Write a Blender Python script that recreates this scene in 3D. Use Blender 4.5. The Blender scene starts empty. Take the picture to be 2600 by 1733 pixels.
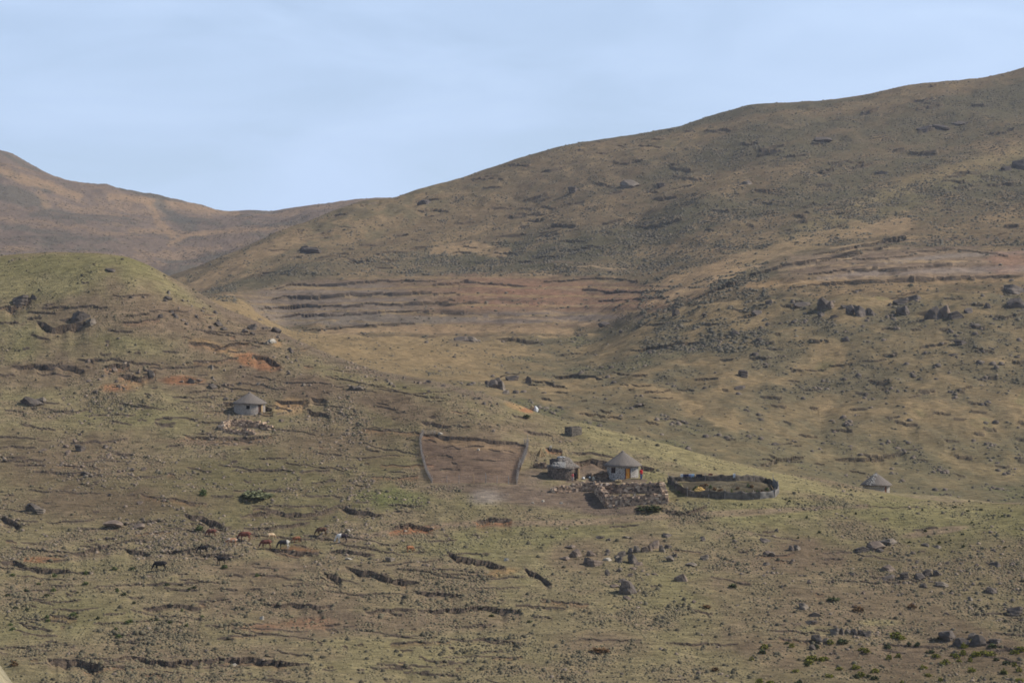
import bpy, bmesh, math, random
import numpy as np
from mathutils import Vector, Matrix

# ------------------------------------------------------------------ camera, sky, sun, exposure
SC = bpy.context.scene
COL = SC.collection
FPX = 5864.0          # focal length in photo pixels (photo is 2600 x 1733)
UC, VC = 1300.0, 866.5
cam_d = bpy.data.cameras.new('camera')
cam = bpy.data.objects.new('camera', cam_d)
COL.objects.link(cam)
cam.location = (0, 0, 0)
cam.rotation_euler = (math.radians(90), 0, 0)
cam_d.sensor_width = 36.0
cam_d.lens = 36.0 * FPX / 2600.0
cam_d.clip_start = 0.2
cam_d.clip_end = 20000
SC.camera = cam

SUN_EL, SUN_AZ = 42.0, 92.0      # azimuth counted from the view direction (+Y) towards the right (+X)
SUN_AZ = 87.0
se, sa = math.radians(SUN_EL), math.radians(SUN_AZ)
sun_dir = Vector((math.sin(sa)*math.cos(se), math.cos(sa)*math.cos(se), math.sin(se)))
sd = bpy.data.lights.new('sun', 'SUN')
sd.energy = 4.9
sd.angle = math.radians(0.6)
sd.color = (1.0, 0.93, 0.84)
sun = bpy.data.objects.new('sun', sd)
COL.objects.link(sun)
sun.rotation_euler = sun_dir.to_track_quat('Z', 'Y').to_euler()

w = bpy.data.worlds.new('World')
SC.world = w
w.use_nodes = True
nt = w.node_tree
for n in list(nt.nodes): nt.nodes.remove(n)
o_ = nt.nodes.new('ShaderNodeOutputWorld')
bg = nt.nodes.new('ShaderNodeBackground')
sky = nt.nodes.new('ShaderNodeTexSky')
sky.sky_type = 'NISHITA'
sky.sun_disc = False
sky.sun_elevation = se
sky.sun_rotation = sa
sky.altitude = 2200
sky.air_density = 1.0
sky.dust_density = 0.6
sky.ozone_density = 1.6
tc = nt.nodes.new('ShaderNodeTexCoord')
mp = nt.nodes.new('ShaderNodeMapping')
mp.inputs['Scale'].default_value = (4.5, 4.5, 17.0)
mp.inputs['Rotation'].default_value = (0, math.radians(6), 0)
n1 = nt.nodes.new('ShaderNodeTexNoise')
n1.inputs['Scale'].default_value = 1.6
n1.inputs['Detail'].default_value = 5
n1.inputs['Roughness'].default_value = 0.52
n1.inputs['Distortion'].default_value = 0.5
mr = nt.nodes.new('ShaderNodeMapRange')
mr.inputs['From Min'].default_value = 0.30
mr.inputs['From Max'].default_value = 0.66
mr.inputs['To Min'].default_value = 0.58
mr.inputs['To Max'].default_value = 0.97
mx = nt.nodes.new('ShaderNodeMix'); mx.data_type = 'RGBA'
mx.inputs['B'].default_value = (6.05, 7.75, 10.5, 1)      # lit thin high cloud, before the 0.1 strength
nt.links.new(tc.outputs['Generated'], mp.inputs['Vector'])
nt.links.new(mp.outputs['Vector'], n1.inputs['Vector'])
nt.links.new(n1.outputs['Fac'], mr.inputs['Value'])
sz_ = nt.nodes.new('ShaderNodeSeparateXYZ'); nt.links.new(tc.outputs['Generated'], sz_.inputs['Vector'])
el = nt.nodes.new('ShaderNodeMapRange'); el.inputs['From Min'].default_value = .16; el.inputs['From Max'].default_value = .5
el.inputs['To Min'].default_value = 1.0; el.inputs['To Max'].default_value = 0.12
nt.links.new(sz_.outputs['Z'], el.inputs['Value'])
ml_ = nt.nodes.new('ShaderNodeMath'); ml_.operation = 'MULTIPLY'
nt.links.new(mr.outputs['Result'], ml_.inputs[0]); nt.links.new(el.outputs['Result'], ml_.inputs[1])
nt.links.new(ml_.outputs[0], mx.inputs['Factor'])
nt.links.new(sky.outputs['Color'], mx.inputs['A'])
nt.links.new(mx.outputs['Result'], bg.inputs['Color'])
bg.inputs['Strength'].default_value = 0.104
nt.links.new(bg.outputs['Background'], o_.inputs['Surface'])

SC.view_settings.view_transform = 'Standard'
SC.view_settings.look = 'None'
SC.view_settings.gamma = 1.0
SC.view_settings.exposure = 0.0
SC.render.engine = 'CYCLES'
SC.cycles.max_bounces = 5
SC.cycles.diffuse_bounces = 3
SC.cycles.volume_bounces = 0
SC.cycles.filter_width = 1.7
SC.cycles.use_denoising = True

# ------------------------------------------------------------------ helpers
rnd = random.Random(7)
RS = np.random.RandomState(11)
NT = RS.rand(8, 256, 256).astype(np.float32) * 2 - 1

def vnoise(x, y, s):
    T = NT[s % 8]
    xi = np.floor(x).astype(np.int64); yi = np.floor(y).astype(np.int64)
    fx = (x - xi).astype(np.float32); fy = (y - yi).astype(np.float32)
    fx = fx*fx*(3-2*fx); fy = fy*fy*(3-2*fy)
    xi += s*37; yi += s*91
    x0 = xi & 255; x1 = (xi+1) & 255; y0 = yi & 255; y1 = (yi+1) & 255
    a = T[x0, y0]; b = T[x1, y0]; c = T[x0, y1]; d = T[x1, y1]
    return (a + (b-a)*fx) + ((c + (d-c)*fx) - (a + (b-a)*fx))*fy

def fbm(x, y, wl, oc, s, rough=0.5):
    r = 0; a = 1.0; t = 0
    for i in range(oc):
        ca, sn = math.cos(0.7*i+s), math.sin(0.7*i+s)
        r = r + a*vnoise((x*ca-y*sn)/wl + 13.7*i, (x*sn+y*ca)/wl - 7.1*i, s+i)
        t += a; a *= rough; wl *= 0.5
    return r/t*1.6

def sst(a, b, x):
    t = np.clip((x-a)/(b-a), 0, 1)
    return t*t*(3-2*t)

def tag(o, label=None, cat=None, group=None, kind=None):
    if label: o['label'] = label
    if cat: o['category'] = cat
    if group: o['group'] = group
    if kind: o['kind'] = kind
    return o

def empty(name, loc, rz=0.0):
    o = bpy.data.objects.new(name, None)
    COL.objects.link(o)
    o.location = loc; o.rotation_euler = (0, 0, rz); o.empty_display_size = 0.3
    return o

def mesh_obj(name, verts, faces, mat=None, parent=None, smooth=False):
    me = bpy.data.meshes.new(name)
    me.from_pydata([tuple(v) for v in verts], [], [tuple(f) for f in faces])
    if mat: me.materials.append(mat)
    if smooth:
        me.polygons.foreach_set('use_smooth', [True]*len(me.polygons))
    me.update()
    o = bpy.data.objects.new(name, me)
    COL.objects.link(o)
    if parent: o.parent = parent
    return o

class MB:
    """collects shapes into one mesh"""
    def __init__(s): s.v = []; s.f = []
    def add(s, vs, fs):
        b = len(s.v); s.v += [tuple(p) for p in vs]; s.f += [tuple(i+b for i in f) for f in fs]
        return s
    def box(s, c, d, rz=0.0, jit=0.0, tilt=(0, 0)):
        M = Matrix.Translation(c) @ Matrix.Rotation(rz, 4, 'Z') @ Matrix.Rotation(tilt[0], 4, 'X') @ Matrix.Rotation(tilt[1], 4, 'Y')
        vs = []
        for x in (-.5, .5):
            for y in (-.5, .5):
                for z in (-.5, .5):
                    vs.append(M @ Vector((x*d[0]*(1+rnd.uniform(-jit, jit)), y*d[1]*(1+rnd.uniform(-jit, jit)), z*d[2]*(1+rnd.uniform(-jit, jit)))))
        return s.add(vs, [(0, 1, 3, 2), (4, 6, 7, 5), (0, 4, 5, 1), (2, 3, 7, 6), (0, 2, 6, 4), (1, 5, 7, 3)])
    def tube(s, pts, rads, n=6, cap=True):
        pts = [Vector(p) for p in pts]
        if not hasattr(rads, '__len__'): rads = [rads]*len(pts)
        vs = []; fs = []
        for i, p in enumerate(pts):
            t = (pts[min(i+1, len(pts)-1)] - pts[max(i-1, 0)])
            if t.length < 1e-9: t = Vector((0, 0, 1))
            t.normalize()
            a = t.orthogonal().normalized() if abs(t.z) > .95 else t.cross(Vector((0, 0, 1))).normalized()
            b = t.cross(a)
            for k in range(n):
                g = 2*math.pi*k/n
                vs.append(p + (a*math.cos(g)+b*math.sin(g))*rads[i])
        for i in range(len(pts)-1):
            for k in range(n):
                fs.append((i*n+k, i*n+(k+1) % n, (i+1)*n+(k+1) % n, (i+1)*n+k))
        if cap:
            fs.append(tuple(range(n-1, -1, -1))); fs.append(tuple((len(pts)-1)*n+k for k in range(n)))
        return s.add(vs, fs)
    def lathe(s, prof, n=48, wob=None, cap_top=False):
        vs = []; fs = []
        for i, (r, z) in enumerate(prof):
            for k in range(n):
                g = 2*math.pi*k/n
                rr = r; zz = z
                if wob: rr, zz = wob(r, z, g)
                vs.append((rr*math.cos(g), rr*math.sin(g), zz))
        for i in range(len(prof)-1):
            for k in range(n):
                fs.append((i*n+k, i*n+(k+1) % n, (i+1)*n+(k+1) % n, (i+1)*n+k))
        if cap_top: fs.append(tuple((len(prof)-1)*n+k for k in range(n)))
        return s.add(vs, fs)
    def build(s, name, mat, parent=None, smooth=False):
        return mesh_obj(name, s.v, s.f, mat, parent, smooth)

def mat_basic(name, col, col2=None, scale=6.0, rough=0.95, bump=0.0, detail=4, lo=0.35, hi=0.65, metallic=0, coord='Object', stretch=None):
    m = bpy.data.materials.new(name); m.use_nodes = True
    t = m.node_tree; b = t.nodes['Principled BSDF']
    b.inputs['Roughness'].default_value = rough
    b.inputs['Specular IOR Level'].default_value = 0.15
    b.inputs['Metallic'].default_value = metallic
    tcn = t.nodes.new('ShaderNodeTexCoord')
    no = t.nodes.new('ShaderNodeTexNoise')
    no.inputs['Scale'].default_value = scale; no.inputs['Detail'].default_value = detail
    src = tcn.outputs[coord]
    if stretch:
        mpp = t.nodes.new('ShaderNodeMapping'); mpp.inputs['Scale'].default_value = stretch
        t.links.new(src, mpp.inputs['Vector']); src = mpp.outputs['Vector']
    t.links.new(src, no.inputs['Vector'])
    r = t.nodes.new('ShaderNodeValToRGB')
    c2 = col2 or tuple(c*0.7 for c in col)
    r.color_ramp.elements[0].position = lo; r.color_ramp.elements[0].color = (*c2, 1)
    r.color_ramp.elements[1].position = hi; r.color_ramp.elements[1].color = (*col, 1)
    t.links.new(no.outputs['Fac'], r.inputs['Fac'])
    t.links.new(r.outputs['Color'], b.inputs['Base Color'])
    if bump:
        bp = t.nodes.new('ShaderNodeBump'); bp.inputs['Strength'].default_value = 0.8; bp.inputs['Distance'].default_value = bump
        t.links.new(no.outputs['Fac'], bp.inputs['Height']); t.links.new(bp.outputs['Normal'], b.inputs['Normal'])
    return m

def mat_stonewall(name, stone_a, stone_b, mortar, scale=3.2, mort=0.06, zs=1.4):
    m = bpy.data.materials.new(name); m.use_nodes = True
    t = m.node_tree; b = t.nodes['Principled BSDF']
    b.inputs['Roughness'].default_value = 0.95; b.inputs['Specular IOR Level'].default_value = 0.1
    tcn = t.nodes.new('ShaderNodeTexCoord')
    mpp = t.nodes.new('ShaderNodeMapping'); mpp.inputs['Scale'].default_value = (1, 1, zs)
    t.links.new(tcn.outputs['Object'], mpp.inputs['Vector'])
    ve = t.nodes.new('ShaderNodeTexVoronoi'); ve.feature = 'DISTANCE_TO_EDGE'; ve.inputs['Scale'].default_value = scale
    vc = t.nodes.new('ShaderNodeTexVoronoi'); vc.inputs['Scale'].default_value = scale
    t.links.new(mpp.outputs['Vector'], ve.inputs['Vector']); t.links.new(mpp.outputs['Vector'], vc.inputs['Vector'])
    sx = t.nodes.new('ShaderNodeSeparateColor'); t.links.new(vc.outputs['Color'], sx.inputs['Color'])
    m1 = t.nodes.new('ShaderNodeMix'); m1.data_type = 'RGBA'
    m1.inputs['A'].default_value = (*stone_a, 1); m1.inputs['B'].default_value = (*stone_b, 1)
    t.links.new(sx.outputs['Red'], m1.inputs['Factor'])
    mrn = t.nodes.new('ShaderNodeMapRange'); mrn.inputs['From Min'].default_value = mort*0.5; mrn.inputs['From Max'].default_value = mort*1.5
    t.links.new(ve.outputs['Distance'], mrn.inputs['Value'])
    m2 = t.nodes.new('ShaderNodeMix'); m2.data_type = 'RGBA'
    m2.inputs['A'].default_value = (*mortar, 1)
    t.links.new(mrn.outputs['Result'], m2.inputs['Factor']); t.links.new(m1.outputs['Result'], m2.inputs['B'])
    t.links.new(m2.outputs['Result'], b.inputs['Base Color'])
    bp = t.nodes.new('ShaderNodeBump'); bp.inputs['Distance'].default_value = 0.05
    t.links.new(mrn.outputs['Result'], bp.inputs['Height']); t.links.new(bp.outputs['Normal'], b.inputs['Normal'])
    return m

def mat_attr(name, attr='Col', bump=None, bw=None, vary=0.3, scales=(0.35, 2.2), streak=False):
    """colour attribute times fine procedural noise"""
    m = bpy.data.materials.new(name); m.use_nodes = True
    t = m.node_tree; b = t.nodes['Principled BSDF']
    b.inputs['Roughness'].default_value = 1.0; b.inputs['Specular IOR Level'].default_value = 0.0
    at = t.nodes.new('ShaderNodeAttribute'); at.attribute_name = attr
    tcn = t.nodes.new('ShaderNodeTexCoord')
    cur = at.outputs['Color']; noises = []
    for sc in scales:
        no = t.nodes.new('ShaderNodeTexNoise'); no.inputs['Scale'].default_value = sc; no.inputs['Detail'].default_value = 5; no.inputs['Roughness'].default_value = 0.62
        t.links.new(tcn.outputs['Object'], no.inputs['Vector']); noises.append(no)
        mrn = t.nodes.new('ShaderNodeMapRange'); mrn.inputs['From Min'].default_value = 0.3; mrn.inputs['From Max'].default_value = 0.7
        mrn.inputs['To Min'].default_value = 1-vary; mrn.inputs['To Max'].default_value = 1+vary
        t.links.new(no.outputs['Fac'], mrn.inputs['Value'])
        ml = t.nodes.new('ShaderNodeVectorMath'); ml.operation = 'SCALE'
        t.links.new(cur, ml.inputs[0]); t.links.new(mrn.outputs['Result'], ml.inputs['Scale'])
        cur = ml.outputs['Vector']
    if streak:
        mp_ = t.nodes.new('ShaderNodeMapping'); mp_.inputs['Scale'].default_value = (0.42, 1.3, 1.3); mp_.inputs['Rotation'].default_value = (0, 0, .12)
        no = t.nodes.new('ShaderNodeTexNoise'); no.inputs['Scale'].default_value = 1.15; no.inputs['Detail'].default_value = 6; no.inputs['Roughness'].default_value = 0.75
        t.links.new(tcn.outputs['Object'], mp_.inputs['Vector']); t.links.new(mp_.outputs['Vector'], no.inputs['Vector'])
        rp = t.nodes.new('ShaderNodeValToRGB'); e = rp.color_ramp.elements
        e[0].position = .30; e[0].color = (.40, .40, .43, 1); e[1].position = .72; e[1].color = (1.50, 1.42, 1.26, 1)
        e2 = rp.color_ramp.elements.new(.5); e2.color = (1, 1, 1, 1)
        t.links.new(no.outputs['Fac'], rp.inputs['Fac'])
        ml = t.nodes.new('ShaderNodeVectorMath'); ml.operation = 'MULTIPLY'
        t.links.new(cur, ml.inputs[0]); t.links.new(rp.outputs['Color'], ml.inputs[1]); cur = ml.outputs['Vector']
    t.links.new(cur, b.inputs['Base Color'])
    if bump:
        prev = None
        for no, dist in zip(noises, bump):
            bp = t.nodes.new('ShaderNodeBump'); bp.inputs['Distance'].default_value = dist
            t.links.new(no.outputs['Fac'], bp.inputs['Height'])
            if prev: t.links.new(prev, bp.inputs['Normal'])
            prev = bp.outputs['Normal']
        t.links.new(prev, b.inputs['Normal'])
    return m

# ------------------------------------------------------------------ terrain: stations from near to far, (u: v or z, u: d)
S_ = 2600/2352.0
core = np.arange(-70, 2672, 2.2)
lo_ = -70 - np.cumsum(np.geomspace(4, 330, 46)); hi_ = core[-1] + np.cumsum(np.geomspace(4, 330, 46))
UU = np.concatenate([lo_[::-1], core, hi_])
NU = len(UU)
def kn(*p):
    a = np.array(p, float); return a[:, 0], a[:, 1]
def cur(p, sm=28):
    x, y = kn(*p)
    g = np.arange(-5200, 7800, 4.0)
    v = np.interp(g, x, y)
    n = int(3*sm/4); k = np.exp(-0.5*(np.arange(-n, n+1)*4.0/sm)**2); k /= k.sum()
    v = np.convolve(np.pad(v, n, mode='edge'), k, mode='valid')
    return np.interp(UU, g, v)
def zv(v, d): return (VC - v)/FPX*d
ST = []      # (d(u), z(u))
def st_abs(d, z):
    ST.append((cur(d if isinstance(d, (list, tuple)) else [(0, d)]), cur(z if isinstance(z, (list, tuple)) else [(0, z)])))
def st_pix(v, d, sm=28):
    dd = cur(d); ST.append((dd, zv(cur(v, sm), dd)))
st_abs(0.8, -1.75)
st_abs(7.0, -1.95)
st_abs(30.0, -9.5)
st_abs(110.0, -32.0)
st_abs(190.0, -38.0)
st_pix([(0, 1760)], [(0, 250)])                                                           # 5 bottom of the photo
st_pix([(0, 1450)], [(0, 302)])                                                           # 6
st_pix([(0, 1288)], [(0, 331)])                                                           # 7 front of the homestead
st_pix([(0, 1055), (600, 1062), (900, 1125), (1200, 1182), (1600, 1206), (1900, 1232), (2200, 1268), (2600, 1282)],
       [(0, 377), (600, 376), (900, 363), (1200, 349), (1600, 345), (2200, 338), (2600, 336)])      # 8
crestA = [(-1500, 760), (-500, 668), (0, 651), (120, 642), (250, 642), (330, 652), (385, 675), (430, 701), (520, 752), (560, 777), (640, 812), (700, 838), (780, 873), (850, 903), (950, 938), (1080, 962), (1200, 990), (1290, 1020), (1330, 1036), (1390, 1060), (1440, 1068), (1500, 1080), (1600, 1108), (1700, 1132), (1800, 1160), (1900, 1183), (2000, 1204), (2100, 1221), (2215, 1247), (2291, 1262), (2400, 1277), (2600, 1285), (3600, 1330)]
st_pix(crestA, [(0, 462), (600, 435), (900, 407), (1200, 392), (1600, 378), (2200, 372), (2600, 366)], sm=14)     # 9 crest of the near hill
st_abs([(0, 600), (600, 540), (900, 500), (1200, 470), (1600, 440), (2200, 432), (2600, 440)],
       [(0, -5), (600, -14), (900, -16), (1200, -20), (1600, -26), (1900, -28.5), (2200, -28.2), (2600, -31)])    # 10 ravine
st_pix([(0, 720), (300, 730), (450, 760), (600, 815), (800, 905), (1200, 995), (1600, 1112), (2200, 1240), (2600, 1275)],
       [(0, 720), (300, 710), (600, 700), (800, 620), (1200, 560), (1600, 500), (2200, 470), (2600, 470)])        # 11
st_pix([(0, 760), (300, 750), (450, 755), (600, 748), (720, 835), (800, 842), (1100, 836), (1450, 832), (1520, 822), (1600, 798), (1700, 775), (1800, 757), (2000, 735), (2200, 722), (2600, 703)],
       [(0, 900), (450, 930), (600, 900), (800, 800), (1500, 790), (1600, 760), (1800, 720), (2200, 690), (2600, 680)])   # 12 spur and terrace foot
st_pix([(0, 780), (300, 768), (450, 735), (600, 700), (800, 690), (1600, 690), (1800, 652), (2000, 636), (2600, 610)],
       [(0, 1020), (450, 1080), (600, 1060), (800, 1030), (1200, 1000), (1600, 950), (1800, 900), (2600, 880)])   # 13 terrace top
st_pix([(0, 780), (300, 768), (450, 716), (600, 664), (800, 620), (1200, 568), (1600, 498), (2000, 430), (2600, 395), (3600, 350)],
       [(0, 1100), (450, 1130), (800, 1180), (1200, 1200), (1600, 1180), (2000, 1150), (2600, 1150)])             # 14
crestC = [(-500, 790), (0, 785), (300, 765), (450, 702), (560, 655), (640, 620), (700, 592), (800, 556), (870, 528), (930, 513), (995, 506), (1060, 486), (1180, 450), (1330, 402), (1400, 380), (1480, 362), (1590, 348), (1660, 335), (1725, 322), (1800, 298), (1850, 285), (1900, 270), (2000, 262), (2100, 257), (2200, 242), (2260, 232), (2300, 222), (2400, 213), (2480, 206), (2560, 192), (2600, 180), (2900, 120), (3800, 60)]
st_pix(crestC, [(0, 1190), (450, 1190), (600, 1240), (1000, 1350), (1480, 1420), (1900, 1480), (2600, 1560)], sm=12)   # 15 crest of the mountain
st_abs([(0, 1350), (450, 1350), (1000, 1600), (2600, 1850)], [(0, 17), (450, 28), (700, 46), (1000, 65), (1500, 90), (2600, 130)])   # 16
st_pix([(0, 650), (300, 660), (450, 680), (560, 650), (700, 603), (900, 545), (1000, 560), (2600, 560)],
       [(0, 1500), (450, 1500), (700, 1650), (1000, 1800), (2600, 2050)])                                         # 17
st_pix([(0, 520), (300, 566), (450, 596), (700, 566), (900, 530), (1000, 540), (2600, 540)],
       [(0, 1850), (450, 1850), (700, 1950), (1000, 2050), (2600, 2200)])                                         # 18
crestD = [(-1500, 260), (-400, 300), (-60, 368), (0, 383), (20, 386), (45, 398), (70, 414), (100, 430), (150, 455), (180, 468), (230, 478), (275, 484), (310, 497), (340, 502), (400, 507), (470, 514), (510, 522), (545, 532), (580, 537), (640, 532), (690, 536), (720, 528), (800, 517), (900, 508), (990, 507), (1100, 515), (2600, 520)]
st_pix(crestD, [(0, 2250), (2600, 2400)], sm=10)                                                                  # 19 far hill
st_abs([(0, 2700), (2600, 2800)], [(0, 60), (2600, 60)])
st_abs([(0, 3700), (2600, 3700)], [(0, -40), (2600, -40)])
ROWS = [14, 10, 10, 12, 22, 185, 98, 125, 225, 26, 24, 270, 90, 110, 110, 14, 16, 60, 60, 8, 6]
SD = np.array([s[0] for s in ST]); SZ = np.array([s[1] for s in ST])      # (K, NU)
K = len(ST)
h = np.diff(SD, axis=0); dl = np.diff(SZ, axis=0)/h
mm = np.zeros_like(SZ)
w1 = 2*h[1:]+h[:-1]; w2 = h[1:]+2*h[:-1]
same = (dl[:-1]*dl[1:]) > 0
with np.errstate(divide='ignore', invalid='ignore'):
    hm = (w1+w2)/(w1/dl[:-1]+w2/dl[1:])
mm[1:-1] = np.where(same, hm, 0)
mm[0] = dl[0]; mm[-1] = dl[-1]
Dl = []; Zl = []; Kl = []
for k in range(K-1):
    n = ROWS[k]
    t = (np.arange(n)/n)[:, None]
    hh = h[k][None]
    Dl.append(SD[k][None] + t*hh)
    h00 = 2*t**3-3*t**2+1; h10 = t**3-2*t**2+t; h01 = -2*t**3+3*t**2; h11 = t**3-t**2
    Zl.append(h00*SZ[k]+h10*hh*mm[k]+h01*SZ[k+1]+h11*hh*mm[k+1])
    Kl += [k+i/n for i in range(n)]
Dl.append(SD[-1][None]); Zl.append(SZ[-1][None]); Kl.append(K-1)
D = np.concatenate(Dl); Z = np.concatenate(Zl); KR = np.array(Kl, np.float32)
NR = D.shape[0]
U = np.broadcast_to(UU[None], D.shape)
X = D*(U-UC)/FPX
KK = np.broadcast_to(KR[:, None], D.shape)
# relief noise, growing with distance
ampl = np.interp(KR, [0, 1, 3, 5, 9, 10, 12, 13, 15, 17, 19, 21], [0.02, .05, .4, 1, 1, 1.2, 1.4, 1.8, 2.4, 3.0, 3.2, 3.0])[:, None]
fade9 = 1 - 0.6*np.exp(-((KK-9)/0.12)**2)
fade = fade9*(1-0.7*np.exp(-((KK-15)/0.2)**2))*(1-0.7*np.exp(-((KK-19)/0.2)**2))
far = sst(11.0, 13.5, KK)
Z = Z + fade*(0.35*fbm(X, D, 22, 2, 1)*np.minimum(ampl, 1.3) + 0.30*fbm(X*0.8, D, 7, 3, 3, 0.55)*np.minimum(ampl, 1.5))
hum = fbm(X*0.7, D, 2.6, 2, 5)
Z = Z + fade*0.13*np.maximum(hum, -0.2)*np.minimum(ampl, 1)*(KK < 10)
Z = Z + fade*far*(5.0*fbm(X-0.4*D, D*0.5, 110, 2, 2) + 1.6*fbm(X, D*0.8, 36, 3, 4, .55) + 0.5*fbm(X, D, 9, 2, 6))
mid = sst(10.8, 11.3, KK)*(1-sst(12.2, 12.8, KK))
Z = Z + fade*mid*(0.9*fbm(X, D, 45, 2, 2) + 0.5*fbm(X, D, 9, 3, 6, .6))
# a bank of dry grass close to the camera
Z = Z + 1.28*np.exp(-((X+2.35)/0.62)**2 - ((D-8.5)/2.2)**2)
V = VC - Z/D*FPX

def rowrange(a, b):
    return int(np.searchsorted(KR, a)), int(np.searchsorted(KR, b))
LAY = {'A': rowrange(4.6, 9.05), 'B': rowrange(10.6, 12.05), 'M': rowrange(11.0, 13.6), 'C': rowrange(11.6, 15.05), 'D': rowrange(16.8, 19.05)}
soil = np.zeros(D.shape, np.float32)       # bare earth below a scar
face = np.zeros(D.shape, np.float32)
red = np.zeros(D.shape, np.float32)
Zc = Z.copy(); Dc = D.copy()
def col_at(u): return int(np.clip(np.searchsorted(UU, u), 1, NU-2))
def scar(pts, hgt, L=3.0, layer='A', rd=0.0, jit=2.0, soilw=1.0):
    x, y = kn(*pts)
    j0, j1 = np.searchsorted(UU, x[0]), np.searchsorted(UU, x[-1])
    if j1-j0 < 2: return
    r0, r1 = LAY[layer]
    js = np.arange(j0, j1)
    us = UU[js]
    s = rnd.uniform(0, 900)
    vs = np.interp(us, x, y) + jit*fbm(us+s, us*0+s, 22, 3, 2, .6)*1.5
    tt = (us-x[0])/(x[-1]-x[0])
    hh = hgt*np.minimum(1, np.minimum(tt, 1-tt)*5+0.12)*(0.75+0.5*np.abs(fbm(us-s, us*0, 30, 2, 3)))
    seg = V[r0:r1, j0:j1]
    hit = np.argmax(seg <= vs[None], axis=0) + r0
    for i, j in enumerate(js):
        r = hit[i]
        if r <= r0+3: continue
        a = max(r0, r-int(6*L/0.33) if layer == 'A' else r-70)
        t = D[r, j] - D[a:r, j]
        e = np.exp(-(t/L))
        Zc[a:r, j] -= hh[i]*e*(Zc[a:r, j] > Z[a:r, j]-1.3*hgt-0.4)
        soil[a:r, j] = np.maximum(soil[a:r, j], soilw*np.exp(-(t/(L*0.75))**2))
        Dc[r, j] = Dc[r-1, j] - 0.10*min(1, hh[i])
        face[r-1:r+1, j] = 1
        if rd: red[a:r, j] = np.maximum(red[a:r, j], rd*np.exp(-(t/(L*0.9))**2))
def q(*p): return [(a*S_, b*S_) for a, b in p]
scar(q((0, 1183), (20, 1190), (46, 1203)), .7)
scar(q((424, 1180), (460, 1185), (490, 1195), (518, 1208)), .8)
scar(q((552, 1188), (590, 1176), (630, 1170), (660, 1178), (720, 1177), (745, 1170), (778, 1158)), .6, 4)
scar(q((778, 1158), (810, 1170), (850, 1176), (882, 1181)), .5)
scar(q((560, 1213), (610, 1209), (660, 1201), (712, 1193)), .4)
scar(q((1026, 1265), (1050, 1275), (1090, 1284), (1125, 1292), (1162, 1298)), .8, 2.5)
scar(q((1203, 1303), (1235, 1318), (1267, 1338)), .7)
scar(q((793, 1300), (830, 1310), (870, 1316), (905, 1330), (962, 1335)), .75)
scar(q((743, 1313), (762, 1320), (785, 1329)), .6)
scar(q((948, 1353), (1010, 1361), (1062, 1365)), .5)
scar(q((958, 1399), (1020, 1396), (1060, 1395), (1100, 1391), (1150, 1396), (1198, 1403)), .55, 4)
scar(q((840, 1402), (900, 1397), (952, 1398)), .35)
scar(q((108, 1510), (160, 1513), (200, 1518), (237, 1523)), 1.0, 5)
scar(q((238, 1516), (290, 1504), (340, 1512), (390, 1517), (480, 1512), (570, 1508), (640, 1516), (712, 1525)), .6, 3.5)
scar(q((328, 1397), (380, 1388), (430, 1388), (462, 1393)), .55, 4)
scar(q((598, 1383), (660, 1386), (700, 1388), (762, 1388)), .45, 4)
scar(q((168, 1271), (210, 1258), (252, 1252)), .5, 4)
scar(q((288, 1260), (345, 1270)), .5)
scar(q((358, 1266), (440, 1258), (475, 1250), (512, 1262)), .4)
scar(q((608, 1257), (680, 1265), (732, 1271)), .5)
scar(q((754, 1266), (800, 1262), (862, 1272)), .45)
scar(q((458, 1273), (500, 1270), (535, 1271)), .5, 3)
scar(q((0, 1290), (30, 1286), (60, 1296)), .6); scar(q((70, 1302), (120, 1305), (160, 1310)), .5)
scar(q((1093, 1197), (1130, 1190), (1175, 1193)), .55, 3.5, rd=.9)
scar(q((895, 1212), (940, 1203), (995, 1212)), .6, 3.5, rd=1.0)
scar([(1676, 1292), (1700, 1296), (1728, 1303), (1760, 1294), (1795, 1282)], .5, 4)
scar([(1060, 1098), (1110, 1101), (1160, 1108), (1220, 1112), (1262, 1116), (1300, 1119), (1342, 1132)], .45, 4, jit=2)
for p_ in ([(1072, 1116), (1090, 1112), (1110, 1122)], [(1122, 1134), (1150, 1130), (1172, 1138)], [(1110, 1152), (1140, 1150)], [(1240, 1138), (1280, 1138), (1312, 1150)], [(1136, 1152), (1150, 1158)], [(1146, 1172), (1162, 1175)], [(1180, 1128), (1230, 1130)], [(1200, 1165), (1260, 1168)], [(1120, 1190), (1170, 1192)]):
    scar(p_, .16, 1.6, jit=2)
scar([(700, 1016), (740, 1019), (782, 1015)], .6, 3.2, rd=.15, jit=1, soilw=1.4)
scar([(780, 1038), (800, 1043), (838, 1050)], .7)
scar([(790, 1008), (830, 1014)], .6)
scar([(566, 1018), (592, 1024)], .8, 2)
scar([(664, 1026), (690, 1038)], .8, 2)
scar([(1458, 1172), (1484, 1169), (1502, 1163), (1529, 1167), (1552, 1175)], 1.0, 4, rd=.35, jit=1)
scar([(1626, 1181), (1640, 1184), (1660, 1188)], .9, 2.5, jit=.6)
scar([(1452, 1146), (1500, 1148), (1530, 1152), (1560, 1161)], .35, 2)
scar([(1386, 1136), (1405, 1137), (1428, 1141)], .5, 2.5, rd=1)
scar([(470, 1107), (560, 1109), (640, 1109), (695, 1102)], .35, 4, soilw=1.3)
scar([(1070, 1070), (1100, 1074), (1145, 1083)], .6)
scar([(1330, 1092), (1370, 1098), (1404, 1106)], .3, 2)
scar([(1340, 1062), (1330, 1060), (1300, 1050)][::-1], .3, 2)
scar([(15, 785), (45, 770), (80, 760)], .9); scar([(95, 815), (140, 832), (175, 824), (225, 815)], 1.3, 4)
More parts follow.
